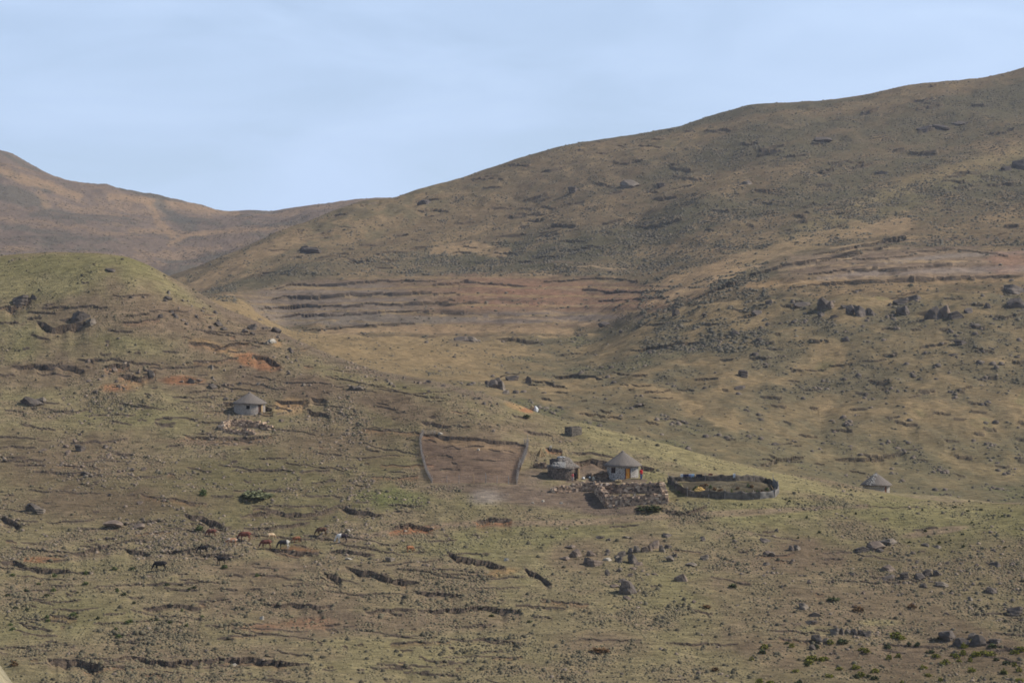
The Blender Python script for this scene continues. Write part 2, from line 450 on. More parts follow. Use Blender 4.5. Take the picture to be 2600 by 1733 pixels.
scar([(30, 930), (70, 926), (140, 930)], .6); scar([(150, 926), (180, 930), (215, 942)], .7)
scar([(265, 930), (300, 924), (330, 925)], .6, rd=.5)
scar([(300, 948), (360, 958), (395, 940)], .8, rd=.4)
scar([(480, 870), (520, 872), (560, 878)], .5, rd=.4); scar([(640, 900), (680, 908), (712, 925)], .7, rd=.6)
scar([(560, 880), (600, 868), (640, 872)], .5, rd=.3)
scar([(1820, 1232), (1870, 1226)], .3)
# many smaller scars and stock tracks
def dens(u, v):
    a = 1.0
    if u > 1250: a = .28
    if u > 1700: a = .22
    if 1040 < u < 1700 and 1085 < v < 1320: a = 0
    if 1680 < u < 2000 and 1190 < v < 1280: a = 0
    if u < 450 and v < 770: a = .1
    return a
cn = 0
while cn < 520:
    u = rnd.uniform(-60, 2640); v = rnd.uniform(700, 1760)
    if v < np.interp(u, *kn(*crestA))+25: continue
    if rnd.random() > dens(u, v): continue
    ln = rnd.choice([14, 20, 35, 60, 100, 150])*rnd.uniform(.7, 1.3)
    sl = rnd.uniform(-.10, .20)
    hh = rnd.uniform(.04, .13)*(1.3 if ln > 30 else 1)
    scar([(u, v), (u+ln*.5, v+ln*sl*.5+rnd.uniform(-3, 3)), (u+ln, v+ln*sl)], hh, rnd.uniform(1.0, 2.6), rd=.5 if rnd.random() < .08 else 0, soilw=rnd.uniform(.3, .9))
    cn += 1
# terraces of the far fields
def ter(pts, hgt=1.6, L=9, layer='M'): scar(pts, hgt*.32, L, layer, jit=1.2, soilw=.55)
ter([(700, 733), (740, 722), (840, 722), (960, 712), (1040, 712), (1110, 716)])
ter([(690, 760), (720, 752), (790, 754), (880, 746), (1000, 745), (1150, 743), (1170, 748)])
ter([(660, 784), (760, 776), (860, 776), (940, 770), (1020, 772), (1130, 764), (1168, 766)])
ter([(700, 806), (760, 798), (850, 800), (930, 794), (1000, 790), (1090, 788)])
ter([(770, 838), (860, 832), (940, 824), (1040, 820), (1055, 822)], 1.3)
ter([(1100, 723), (1180, 715), (1260, 722), (1340, 726)], 1.3)
ter([(1090, 768), (1170, 770), (1220, 766)], 1.2); ter([(1120, 795), (1180, 792)], 1)
ter([(1380, 716), (1480, 708), (1560, 706), (1620, 714)], .9); ter([(1480, 735), (1560, 742), (1680, 738)], .9)
ter([(1520, 765), (1620, 758), (1700, 752)], .8)
ter([(1840, 722), (1900, 700), (1990, 672), (2060, 660), (2180, 645)], 2.0, 12)
ter([(2060, 648), (2160, 628), (2300, 603)], 2.4, 12); ter([(2080, 664), (2160, 640), (2260, 625)], 2.0, 9)
ter([(2000, 732), (2060, 722), (2200, 712), (2400, 706)], 1.2); ter([(2050, 698), (2140, 686), (2250, 684), (2420, 672)], 1.2)
ter([(2140, 660), (2260, 652), (2320, 650)], 1.0); ter([(2300, 640), (2420, 632), (2560, 648)], 1.0)
ter([(2180, 715), (2400, 705), (2600, 700)], .8)
ter([(1760, 760), (1830, 728), (1900, 702)], 1.6, 8, 'C')
for p in ([(1260, 860), (1300, 858), (1370, 868)], [(1600, 890), (1700, 872), (1790, 866)], [(2120, 1165), (2230, 1160), (2300, 1146)],
          [(1325, 965), (1380, 968), (1440, 985)], [(1930, 1180), (1980, 1165), (2040, 1158)], [(1400, 955), (1470, 950), (1530, 960)]):
    scar(p, .9, 6, 'B')
for i in range(170):
    u = rnd.uniform(1250, 2640); v = rnd.uniform(740, 1230)
    if v > np.interp(u, *kn(*crestA))-8 or v < np.interp(u, [1250, 1600, 2000, 2600], [960, 815, 745, 715]): continue
    ln = rnd.uniform(14, 60); sl = rnd.uniform(-.25, .12) if v < 1000 else rnd.uniform(0, .3)
    scar([(u, v), (u+ln, v+ln*sl)], rnd.uniform(.12, .45), rnd.uniform(2, 5), 'B', soilw=.3)
for i in range(150):
    u = rnd.uniform(650, 2640); t = rnd.random()
    v = np.interp(u, *kn(*crestC))*(1-t) + t*np.interp(u, [650, 2600], [700, 600]); ln = rnd.uniform(15, 70)
    scar([(u, v), (u+ln, v+ln*rnd.uniform(-.3, .12))], rnd.uniform(.2, .8), rnd.uniform(3, 7), 'C', soilw=.2)
for (a, b, n_, dv) in ((2040, 2250, 5, -24), (1740, 1830, 3, -8), (1440, 1530, 3, -5), (2180, 2300, 4, -30), (1200, 1290, 2, -4)):
    pass
Z = Zc; D = Dc
X = D*(U-UC)/FPX
V = VC - Z/D*FPX

# ------------------------------------------------------------------ ground colour, painted as patches of soil and plants
def ell(u0, v0, a, b, rot=0, soft=.5, nz=.35, lay=None):
    c, s = math.cos(rot), math.sin(rot)
    du = U-u0; dv = V-v0
    r = np.sqrt(((du*c+dv*s)/a)**2+((-du*s+dv*c)/b)**2) + nz*NZ1
    m = 1-sst(1-soft, 1+soft*.5, r)
    if lay: m = m*LM[lay]
    return m
def stroke(pts, wdt, nz=.4, lay=None):
    x, y = kn(*pts)
    best = np.full(D.shape, 1e9, np.float32)
    for i in range(len(x)-1):
        ax, ay, bx, by = x[i], y[i], x[i+1], y[i+1]
        L2 = (bx-ax)**2+(by-ay)**2
        t = np.clip(((U-ax)*(bx-ax)+(V-ay)*(by-ay))/L2, 0, 1)
        best = np.minimum(best, np.hypot(U-ax-t*(bx-ax), V-ay-t*(by-ay)))
    m = 1-sst(.4, 1.2, best/wdt + nz*NZ1)
    if lay: m = m*LM[lay]
    return m
LM = {'A': (KK < 9.6)*1.0, 'B': sst(10.2, 10.3, KK)*(1-sst(12.0, 12.06, KK)), 'C': ((KK >= 11.9) & (KK < 16))*1.0, 'D': (KK >= 16)*1.0, 'M': ((KK >= 10.3) & (KK < 16))*1.0}
NZ1 = fbm(X, D*0.6, 9, 4, 1, .6)*np.interp(D[:, 600], [0, 500, 1000], [1, 1, 1])[:, None]
NZ2 = fbm(X, D*0.7, 3.0, 3, 4, .6)
NZL = fbm(X, D, 60, 3, 2, .5)
NZF = fbm(X*0.5-0.3*D, D*0.4, 45, 4, 5, .6)
C3 = lambda r, g, b: np.array((r, g, b), np.float32)
G_OLIVE = C3(.212, .180, .112); G_GREEN = C3(.182, .170, .090); G_YEL = C3(.245, .215, .122); SOIL = C3(.21, .158, .118); SOILD = C3(.14, .108, .085)
REDS = C3(.30, .145, .085); SAND = C3(.36, .24, .13); TAN = C3(.235, .182, .118); GREY = C3(.20, .18, .165); DRK = C3(.085, .082, .06)
def mixc(c, t, m):
    m = np.clip(m, 0, 1)[..., None]
    return c*(1-m) + t*m
colr = np.zeros(D.shape+(3,), np.float32) + G_OLIVE
LA = LM['A']
colr = mixc(colr, SOIL, sst(.0, .9, NZ1+.5*NZ2+.2)*.62)
colr = mixc(colr, G_GREEN, sst(.05, .6, -NZ1+.3*NZL)*.4)
colr = mixc(colr, SOIL*.72, sst(.25, .9, NZ2+.6*NZ1-.2)*.6)
for e in ((120, 700, 300, 60), (300, 745, 350, 30), (120, 890, 260, 38), (330, 1050, 230, 50), (150, 1560, 300, 50), (260, 1440, 260, 26)):
    colr = mixc(colr, G_GREEN, ell(*e, soft=.7, lay='A')*.5)
colr = mixc(colr, G_YEL, ell(170, 725, 340, 36, soft=.7, nz=.6, lay='A')*.7)
colr = mixc(colr, G_GREEN, ell(150, 672, 300, 26, soft=.7, nz=.6, lay='A')*.5)
colr = mixc(colr, C3(.17, .185, .08), ell(1000, 1265, 120, 32, soft=.6, lay='A')*.75)
colr = mixc(colr, G_GREEN, ell(1330, 1360, 230, 32, soft=.6, lay='A')*.7)
colr = mixc(colr, C3(.195, .19, .095), ell(1120, 1390, 160, 40, soft=.6, lay='A')*.5)
colr = mixc(colr, G_YEL, stroke([(1480, 1090), (1800, 1175), (2100, 1245), (2300, 1285), (2640, 1300)], 26, lay='A')*.85)
colr = mixc(colr, C3(.205, .19, .10), stroke([(1660, 1225), (1750, 1280), (2000, 1290), (2300, 1300), (2600, 1330)], 40, lay='A')*.7)
colr = mixc(colr, C3(.205, .188, .10), ell(1700, 1500, 160, 90, soft=.7, lay='A')*.5)
colr = mixc(colr, G_YEL*.95, ell(1050, 1650, 700, 40, soft=.8, lay='A')*.5)
# brown stony ground
for e in ((300, 800, 300, 34, .1), (120, 950, 260, 34), (470, 960, 260, 42, .2), (660, 830, 150, 60, .5), (860, 1000, 200, 30, .15), (700, 1440, 400, 22), (420, 1660, 300, 30), (1180, 1110, 120, 20), (190, 1170, 250, 70), (250, 1280, 240, 45), (560, 880, 260, 60, .45), (850, 1120, 170, 50), (1240, 1085, 150, 24), (1000, 1030, 200, 30, .2),
          (700, 1520, 300, 55), (950, 1580, 300, 30), (2200, 1550, 320, 120), (2400, 1680, 400, 60), (1480, 1415, 70, 40), (1650, 1375, 60, 22), (1950, 1430, 200, 50), (1500, 1640, 120, 40)):
    colr = mixc(colr, SOIL*.88, ell(*e, soft=.8, nz=.8, lay='A')*.75)
# homestead yard, paths, field
BARE = C3(.165, .128, .104)
colr = mixc(colr, BARE, ell(1400, 1262, 215, 30, rot=.06, soft=.5, nz=.3, lay='A'))
colr = mixc(colr, BARE, ell(1560, 1293, 110, 17, soft=.5, nz=.3, lay='A'))
colr = mixc(colr, BARE, ell(1340, 1215, 60, 30, rot=-.4, soft=.5, nz=.3, lay='A')*.8)
colr = mixc(colr, BARE*1.1, ell(1505, 1192, 62, 24, soft=.5, nz=.3, lay='A')*.9)
colr = mixc(colr, BARE, ell(1180, 1238, 130, 13, soft=.5, nz=.3, lay='A')*.9)
colr = mixc(colr, BARE*1.05, stroke([(1440, 1222), (1500, 1221), (1560, 1221), (1640, 1219)], 5, lay='A')*.9)
colr = mixc(colr, C3(.33, .29, .26), ell(1240, 1262, 42, 17, soft=.9, nz=.7, lay='A')*.6)
def inpoly(P):
    x, y = kn(*P); inside = np.zeros(D.shape, bool); n = len(x)
    uu = U+2.5*NZ1; vv = V+1.5*NZ2
    for i in range(n):
        x1, y1, x2, y2 = x[i], y[i], x[(i+1) % n], y[(i+1) % n]
        if y1 == y2: continue
        c = ((y1 > vv) != (y2 > vv)) & (uu < (x2-x1)*(vv-y1)/(y2-y1)+x1)
        inside ^= c
    return inside
fieldp = [(1074, 1102), (1160, 1109), (1260, 1117), (1338, 1131), (1334, 1155), (1318, 1190), (1304, 1226), (1100, 1226), (1080, 1190), (1068, 1150), (1066, 1120)]
fm = inpoly(fieldp)*LA
rows_f = 0.5+0.5*np.sin(D*9.0+2*NZ2)
colr = mixc(colr, C3(.175, .128, .10)*1.0, fm)
colr = mixc(colr, C3(.15, .11, .09), fm*rows_f*.35)
colr = mixc(colr, C3(.27, .19, .12), fm*ell(1200, 1128, 150, 12, rot=.12, lay='A')*.8)
colr = mixc(colr, C3(.125, .09, .07), inpoly([(1702, 1226), (1960, 1222), (1972, 1245), (1960, 1264), (1748, 1258)])*LA)
colr = mixc(colr, C3(.24, .15, .09), ell(1940, 1232, 18, 5, lay='A')*.7)
colr = mixc(colr, C3(.14, .16, .05), ell(1840, 1240, 60, 5, soft=.8, lay='A')*.8)
colr = mixc(colr, SOIL*1.15, stroke([(860, 1376), (980, 1352), (1100, 1335), (1200, 1328), (1400, 1328), (1560, 1320), (1760, 1305), (1900, 1300), (2060, 1290), (2200, 1284)], 9, lay='A')*.75)
colr = mixc(colr, REDS*.9, ell(1050, 1346, 75, 12, rot=-.12, lay='A')*.8)
colr = mixc(colr, REDS*.8, ell(1250, 1326, 50, 6, lay='A')*.7)
colr = mixc(colr, SOIL*1.2, ell(2380, 1348, 90, 8, rot=-.15, lay='A')*.8)
colr = mixc(colr, C3(.19, .13, .1), ell(560, 1120, 140, 13, soft=.5, lay='A')*.8)
colr = mixc(colr, G_YEL*.9, ell(650, 1075, 150, 14, soft=.7, lay='A')*.7)
for e, c in (((330, 968, 34, 26), SAND), ((300, 985, 50, 16), REDS), ((590, 895, 90, 12, .3), SAND), ((650, 915, 60, 14, .3), REDS), ((705, 870, 12, 12), SAND), ((770, 888, 16, 6), SAND),
             ((742, 1036, 44, 19), SAND*1.25), ((735, 1030, 30, 10), SAND*1.35), ((1310, 1030, 30, 8, .3), SAND), ((1340, 1040, 16, 5), REDS), ((640, 1590, 60, 10), REDS*.8*.6+SOIL*.4), ((400, 1600, 60, 10), REDS*.3+SOIL*.6), ((780, 1580, 60, 14), REDS*.4+SOIL*.5),
             ((90, 1420, 80, 8), REDS*.8), ((1260, 1455, 40, 10, -.2), SAND*.7), ((760, 1400, 50, 12), REDS*.6), ((460, 965, 50, 10), REDS*.8), ((2080, 1600, 50, 12), G_YEL), ((2230, 1580, 60, 10), G_YEL)):
    colr = mixc(colr, c, ell(*e, soft=.6, nz=.7, lay='A')*.75)
# soil and faces of the scars
sl_ = soil*(0.65+.5*NZ2)
colr = mixc(colr, SOIL*.85, sl_*LM['A']*.9)
colr = mixc(colr, SAND*.9, np.clip(soil-1.05, 0, 1)*3*LM['A'])
colr = mixc(colr, REDS*.85, red*(.7+.4*NZ1))
# middle spur
LB = LM['B']
cb = mixc(np.zeros(D.shape+(3,), np.float32)+C3(.172, .142, .098), C3(.128, .115, .085), sst(-.3, .5, NZ1+.5*NZL+.3*NZ2))
cb = mixc(cb, TAN*1.0, sst(.15, .7, -NZ1-.5*NZL)*.7)
cb = mixc(cb, C3(.13, .125, .085), sst(1000, 1200, V)*.4)
cb = mixc(cb, C3(.13, .14, .08), sst(.35, .8, NZL*NZ1*2)*.4)
cb = mixc(cb, TAN*.95, (1-sst(900, 1030, V))*(1-sst(1180, 1400, U))*.85)
cb = mixc(cb, TAN*1.15, stroke([(1500, 838), (1600, 806), (1750, 772), (1900, 742), (2100, 728), (2640, 708)], 20)*.9)
cb = mixc(cb, TAN*1.2, stroke([(820, 842), (1000, 838), (1300, 838), (1450, 845)], 16)*.8)
cb = mixc(cb, C3(.13, .115, .1), ell(1180, 862, 60, 11, nz=.5)*.7)
cb = cb*np.array((1.02, .99, .88), np.float32)
colr = colr*(1-LB[..., None]) + cb*LB[..., None]
# mountain
LC = LM['C']
cc = mixc(np.zeros(D.shape+(3,), np.float32)+C3(.128, .105, .074), C3(.088, .085, .062), sst(-.4, .5, NZF+.5*NZ1))
cc = mixc(cc, C3(.12, .115, .075), sst(.0, .8, -NZF+.4*NZ1)*.6)
cc = mixc(cc, TAN*.80, sst(.15, .8, NZ1-.5*NZF)*.6)
cc = mixc(cc, C3(.072, .074, .052), sst(.2, .8, NZ2*.6-NZ1*.7+.3*NZF)*.6)
low = sst(0, 1, (V-np.interp(UU, *kn(*crestC))[None]-60)/150)
cc = mixc(cc, TAN*.85, low*sst(-.1, .6, NZ1)*.45)
for p, wd, c, a in (([(1840, 700), (1960, 640), (2100, 560), (2260, 490), (2440, 430), (2620, 380)], 24, C3(.19, .165, .10), .5),
                    ([(1900, 670), (2100, 600), (2300, 520), (2600, 400)], 12, C3(.19, .165, .10), .4),
                    ([(2000, 640), (2200, 560), (2400, 480), (2640, 400)], 20, C3(.092, .092, .062), .6),
                    ([(1620, 640), (1800, 640), (1960, 600)], 18, TAN, .4),
                    ([(1700, 730), (1800, 690), (1900, 660), (2050, 610), (2300, 560)], 24, TAN*1.05, .6),
                    ([(1480, 815), (1620, 780), (1720, 745), (1800, 715), (1880, 680)], 17, TAN*1.1, .9),
                    ([(1560, 770), (1660, 735), (1760, 700), (1840, 670)], 20, TAN*.95, .8),
                    ([(1900, 722), (2100, 716), (2640, 702)], 8, C3(.25, .185, .11), .5),
                    ([(480, 740), (560, 690), (640, 650), (760, 600)], 22, TAN*.95, .7),
                    ([(1100, 640), (1200, 625), (1280, 640)], 15, TAN*1.05, .7),
                    ([(1000, 600), (1140, 560), (1260, 520)], 25, C3(.15, .12, .08), .5)):
    cc = mixc(cc, c, stroke(p, wd, nz=.6)*a)
terr = ell(1150, 768, 560, 74, soft=.25, nz=.25)
str_ = .5+.5*np.sin(V*.5+1.5*NZL+.004*U)
cc = mixc(cc, C3(.20, .155, .115), terr*.8)
cc = mixc(cc, C3(.235, .14, .105), terr*sst(1050, 1250, U)*(1-sst(770, 800, V))*(.45+.3*NZ1))
cc = mixc(cc, C3(.185, .168, .15), ell(850, 772, 240, 56, soft=.3, nz=.2)*(.45+.4*(str_ > .55)))
cc = mixc(cc, C3(.165, .148, .135), ell(1350, 806, 260, 16, soft=.3, nz=.2)*.9)
cc = mixc(cc, C3(.17, .158, .14), ell(950, 812, 260, 14, soft=.3, nz=.2)*.8)
cc = mixc(cc, C3(.25, .20, .12), terr*(.5+.5*np.sin(V*.27+2.2*NZL) > .9)*.7)
cc = mixc(cc, C3(.18, .145, .115), ell(2350, 670, 420, 44, soft=.3, nz=.2)*.7)
cc = mixc(cc, C3(.19, .17, .155), stroke([(2080, 706), (2300, 690), (2620, 680)], 9)*.8)
cc = mixc(cc, C3(.18, .165, .15), stroke([(2200, 672), (2400, 650), (2620, 640)], 6)*.8)
cc = mixc(cc, C3(.21, .13, .10), ell(2560, 655, 60, 30, soft=.8, nz=.8)*.5)
cc = mixc(cc, C3(.24, .18, .11), ell(2300, 716, 500, 9, rot=-.03)*.45)
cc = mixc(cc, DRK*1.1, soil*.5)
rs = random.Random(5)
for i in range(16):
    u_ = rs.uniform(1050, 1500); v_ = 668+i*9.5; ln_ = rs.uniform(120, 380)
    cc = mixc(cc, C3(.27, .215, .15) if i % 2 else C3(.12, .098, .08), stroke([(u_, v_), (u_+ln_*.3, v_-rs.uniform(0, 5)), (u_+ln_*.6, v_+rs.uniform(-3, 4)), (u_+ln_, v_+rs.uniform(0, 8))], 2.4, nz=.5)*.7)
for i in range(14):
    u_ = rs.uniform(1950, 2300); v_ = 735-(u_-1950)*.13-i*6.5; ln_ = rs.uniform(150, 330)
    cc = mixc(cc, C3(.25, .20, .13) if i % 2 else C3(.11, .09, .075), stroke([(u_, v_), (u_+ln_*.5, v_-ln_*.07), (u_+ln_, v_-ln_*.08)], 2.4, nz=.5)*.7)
cc = mixc(cc, TAN*1.15, stroke([(820, 842), (1000, 836), (1300, 836), (1450, 842)], 10)*.7)
cc = cc*np.array((1.20, 1.12, 1.05), np.float32)*(1-.22*terr[..., None]) 
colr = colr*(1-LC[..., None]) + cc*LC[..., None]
# far hill
LD = LM['D']
cd = mixc(np.zeros(D.shape+(3,), np.float32)+C3(.152, .122, .103), C3(.115, .105, .09), sst(-.2, .5, NZL+.7*NZ1))
cd = mixc(cd, C3(.24, .175, .12), sst(.25, .8, -NZL+.6*NZ1)*.6)
for p, wd, a in (([(0, 430), (60, 455), (120, 470), (200, 500)], 12, .8), ([(370, 508), (390, 530), (400, 560), (440, 600)], 10, .7), ([(280, 500), (380, 508), (520, 530), (600, 540)], 9, .7),
              ([(330, 585), (430, 590), (520, 595)], 7, .6), ([(430, 620), (480, 595), (600, 585), (760, 575)], 7, .7), ([(100, 490), (120, 520)], 12, .5)):
    cd = mixc(cd, C3(.26, .185, .12), stroke(p, wd, nz=.5)*a)
cd = mixc(cd, C3(.10, .10, .09), stroke([(400, 515), (440, 550), (490, 570)], 14, nz=.5)*.7)
colr = colr*(1-LD[..., None]) + cd*LD[..., None]
colr = colr*np.where((KK < 9.6)[..., None], np.array((.955, .925, .84), np.float32)*(1-.22*sst(0, .9, NZL-.3*NZ1))[..., None], np.array((1.04, 1.0, .94), np.float32))
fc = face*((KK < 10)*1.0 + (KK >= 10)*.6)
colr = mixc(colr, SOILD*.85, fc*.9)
cr_ = np.interp(UU, *kn(*crestA))[None]
colr = mixc(colr, SOIL*.74, (1-sst(6, 34, V-cr_))*LM['A']*sst(380, 520, U)*(1-sst(1180, 1330, U))*.75)
gm = inpoly([(1702, 1224), (1960, 1220), (1974, 1245), (1962, 1264), (1748, 1258)])*LA
colr = mixc(colr, C3(.095, .082, .056)*(1+.3*NZ2[..., None]), gm*.92)
colr *= (1+.10*NZ2[..., None])
near = (KK < 2.2)*1.0
colr = mixc(colr, C3(.30, .26, .17), near)
colr = np.clip(colr, .015, .8)

verts = np.stack([X, D, Z], -1).reshape(-1, 3).astype(np.float32)
idx = np.arange(NR*NU).reshape(NR, NU)
quads = np.stack([idx[:-1, :-1], idx[:-1, 1:], idx[1:, 1:], idx[1:, :-1]], -1).reshape(-1, 4)
me = bpy.data.meshes.new('ground')
me.vertices.add(len(verts)); me.vertices.foreach_set('co', verts.ravel())
me.loops.add(quads.size); me.loops.foreach_set('vertex_index', quads.ravel().astype(np.int32))
me.polygons.add(len(quads))
me.polygons.foreach_set('loop_start', (np.arange(len(quads))*4).astype(np.int32))
me.polygons.foreach_set('loop_total', np.full(len(quads), 4, np.int32))
me.update(calc_edges=True)
me.polygons.foreach_set('use_smooth', np.ones(len(quads), bool))
ca = me.color_attributes.new('Col', 'FLOAT_COLOR', 'POINT')
rgba = np.ones((NR*NU, 4), np.float32); rgba[:, :3] = colr.reshape(-1, 3)
ca.data.foreach_set('color', rgba.ravel())
M_GROUND = mat_attr('ground_soil_and_grass', bump=(.35, .12), vary=.18, scales=(0.45, 3.2), streak=True)
me.materials.append(M_GROUND)
ground = bpy.data.objects.new('ground', me); COL.objects.link(ground); ground['kind'] = 'structure'
del rgba, cc, cb, cd

def hit(u, v, layer='A'):
    """the point of the terrain seen at photo pixel (u, v)"""
    r0, r1 = LAY[layer]
    j = col_at(u)
    seg = V[r0:r1, j]
    m = seg <= v
    r = r0 + (int(np.argmax(m)) if m.any() else int(np.argmin(seg)))
    d = float(D[r, j]); return Vector((d*(u-UC)/FPX, d, float(Z[r, j])))
def gz(x, y):
    u = UC + x/y*FPX; j = col_at(u)
    r = int(np.searchsorted(D[:, j], y)); r = min(max(r, 1), NR-2)
    t = (y-D[r-1, j])/max(1e-6, D[r, j]-D[r-1, j])
    return float(Z[r-1, j]*(1-t)+Z[r, j]*t)
def ppm(d): return FPX/d        # photo pixels per metre at depth d

# ------------------------------------------------------------------ materials of the objects
M_THATCH = mat_basic('grey_thatch', (.215, .185, .155), (.105, .09, .078), 26, bump=.03, stretch=(1, 1, .25))
M_THATCH_OLD = mat_basic('old_thatch', (.23, .20, .17), (.08, .07, .06), 5, bump=.05, lo=.4, hi=.62)
M_PALE_THATCH = mat_basic('pale_thatch', (.34, .32, .29), (.2, .19, .17), 6, bump=.04)
M_W_MAIN = mat_stonewall('plastered_stone_wall', (.12, .11, .10), (.30, .27, .24), (.46, .43, .39), 3.4, .13, 1.2)
M_W_DARK = mat_stonewall('dark_stone_wall', (.10, .085, .07), (.26, .2, .155), (.05, .043, .038), 3.0, .05, 1.5)
M_W_BLOCK = mat_stonewall('coursed_block_wall', (.34, .30, .26), (.42, .37, .32), (.16, .14, .12), 2.8, .035, 2.2)
M_W_GREY = mat_stonewall('grey_stone_wall', (.26, .23, .19), (.48, .43, .36), (.56, .51, .44), 4.2, .05, 1.2)
M_STONE = mat_attr('dry_stone', vary=.25, scales=(1.5, 9.0))
M_ROCK = mat_basic('weathered_rock', (.26, .215, .165), (.12, .10, .08), 1.7, bump=.06, detail=8)
M_ROCK_BROWN = mat_basic('brown_rock', (.27, .205, .15), (.13, .1, .08), 1.7, bump=.05, detail=8)
M_ROCK_DARK = mat_basic('dark_lichened_rock', (.165, .135, .11), (.065, .055, .048), 1.1, bump=.10, detail=8)
M_ROCK_PALE = mat_basic('pale_rock', (.5, .45, .36), (.3, .26, .21), 3, bump=.02)
M_DOOR = mat_basic('orange_varnished_wood', (.78, .30, .035), (.55, .19, .02), 9, rough=.6, stretch=(4, 4, .5))
M_FRAME = mat_basic('dark_wood', (.10, .05, .035), (.06, .035, .028), 8)
M_TANWOOD = mat_basic('sunbleached_wood', (.42, .30, .16), (.28, .19, .10), 9, stretch=(3, 3, .5))
M_GREYWOOD = mat_basic('grey_dead_wood', (.42, .37, .32), (.22, .19, .165), 9)
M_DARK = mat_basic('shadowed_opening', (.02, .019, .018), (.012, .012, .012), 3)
M_WHITE = mat_basic('white_plastic', (.66, .66, .64), (.5, .5, .49), 5, rough=.5)
M_LBLUE = mat_basic('pale_blue_cloth', (.42, .56, .66), (.28, .42, .56), 6)
M_NAVY = mat_basic('navy_cloth', (.035, .04, .085), (.02, .022, .05), 6)
M_MAROON = mat_basic('maroon_cloth', (.14, .03, .03), (.08, .02, .02), 6)
M_RED = mat_basic('red_cloth', (.55, .035, .04), (.38, .02, .03), 6)
M_PINK = mat_basic('faded_red_cloth', (.55, .16, .15), (.35, .06, .07), 6)
M_BLACK = mat_basic('black_cloth', (.022, .02, .025), (.012, .012, .015), 6)
M_DENIM = mat_basic('blue_denim', (.07, .09, .19), (.04, .05, .12), 8)
M_LAV = mat_basic('pale_trousers', (.40, .33, .30), (.3, .25, .24), 8)
M_SKIN = mat_basic('brown_skin', (.13, .07, .045), (.10, .055, .035), 5, rough=.6)
M_HAIR = mat_basic('black_hair', (.015, .013, .012), (.01, .01, .01), 8)
M_NET = mat_basic('weathered_sheeting', (.14, .115, .088), (.06, .052, .042), 2.2, rough=.8, bump=.02)
M_NET_PALE = mat_basic('pale_sheeting', (.22, .20, .18), (.115, .105, .09), 1.6, rough=.7, bump=.02)
M_NET_BROWN = mat_basic('brown_sheeting', (.17, .135, .10), (.08, .065, .052), 3, rough=.9, bump=.02)
M_STRAW = mat_basic('golden_straw', (.62, .42, .15), (.40, .24, .08), 5, bump=.04)
M_SACK = mat_basic('tan_sack', (.50, .38, .22), (.36, .26, .14), 4)

def set_col(me, colors):
    ca = me.color_attributes.new('Col', 'FLOAT_COLOR', 'POINT')
    a = np.ones((len(me.vertices), 4), np.float32); a[:, :3] = colors
    ca.data.foreach_set('color', a.ravel())

# ------------------------------------------------------------------ round huts
def cyl_patch(mb, R, a0, a1, z0, z1, thick, n=8):
    """a curved panel standing proud of a round wall; angle 0 faces the camera, positive to the right"""
    vs = []; fs = []
    for i in range(n+1):
        a = a0+(a1-a0)*i/n
        for r in (R, R+thick):
            for z in (z0, z1):
                vs.append((r*math.sin(a), -r*math.cos(a), z))
    for i in range(n):
        b = i*4
        fs += [(b+2, b+6, b+7, b+3), (b+1, b+3, b+7, b+5), (b, b+4, b+6, b+2), (b, b+1, b+5, b+4)]
    fs += [(0, 2, 3, 1), (n*4, n*4+1, n*4+3, n*4+2)]
    mb.add(vs, fs)
def wall_with_openings(R, z0, z1, holes, wmat, root, thick=.3, n=96, nz=26, rough=.02):
    """round wall with real openings: outer skin, reveals and inner skin"""
    angs = sorted(set([-math.pi + 2*math.pi*i/n for i in range(n)] + [h[0] for h in holes] + [h[1] for h in holes]))
    zs = sorted(set([z0+(z1-z0)*i/nz for i in range(nz+1)] + [h[2] for h in holes if h[2] > z0] + [h[3] for h in holes]))
    na, nzz = len(angs), len(zs)
    def P(i, k, r):
        a = angs[i % na]; return (r*math.sin(a), -r*math.cos(a), zs[k])
    vs = []; fs = []
    for r in (R, R-thick):
        for k in range(nzz):
            for i in range(na):
                rr = r + (rnd.uniform(-rough, rough) if r == R else 0)
                vs.append(P(i, k, rr))
    off = na*nzz
    def isin(i, k):
        a = (angs[i % na]+(angs[(i+1) % na] if (i+1) % na else math.pi))/2; z = (zs[k]+zs[k+1])/2
        return any(h[0] < a < h[1] and h[2] < z < h[3] for h in holes)
    for k in range(nzz-1):
        for i in range(na):
            j = (i+1) % na
            a, b, c, d = k*na+i, k*na+j, (k+1)*na+j, (k+1)*na+i
            if isin(i, k): continue
            fs.append((a, b, c, d)); fs.append((off+a, off+d, off+c, off+b))
            for (di, dk, e) in ((1, 0, (b, c)), (-1, 0, (d, a)), (0, 1, (c, d)), (0, -1, (a, b))):
                ii = (i+di) % na; kk = k+dk
                if 0 <= kk < nzz-1 and isin(ii, kk): fs.append((e[0], off+e[0], off+e[1], e[1]))
    return mesh_obj('wall', vs, fs, wmat, root)
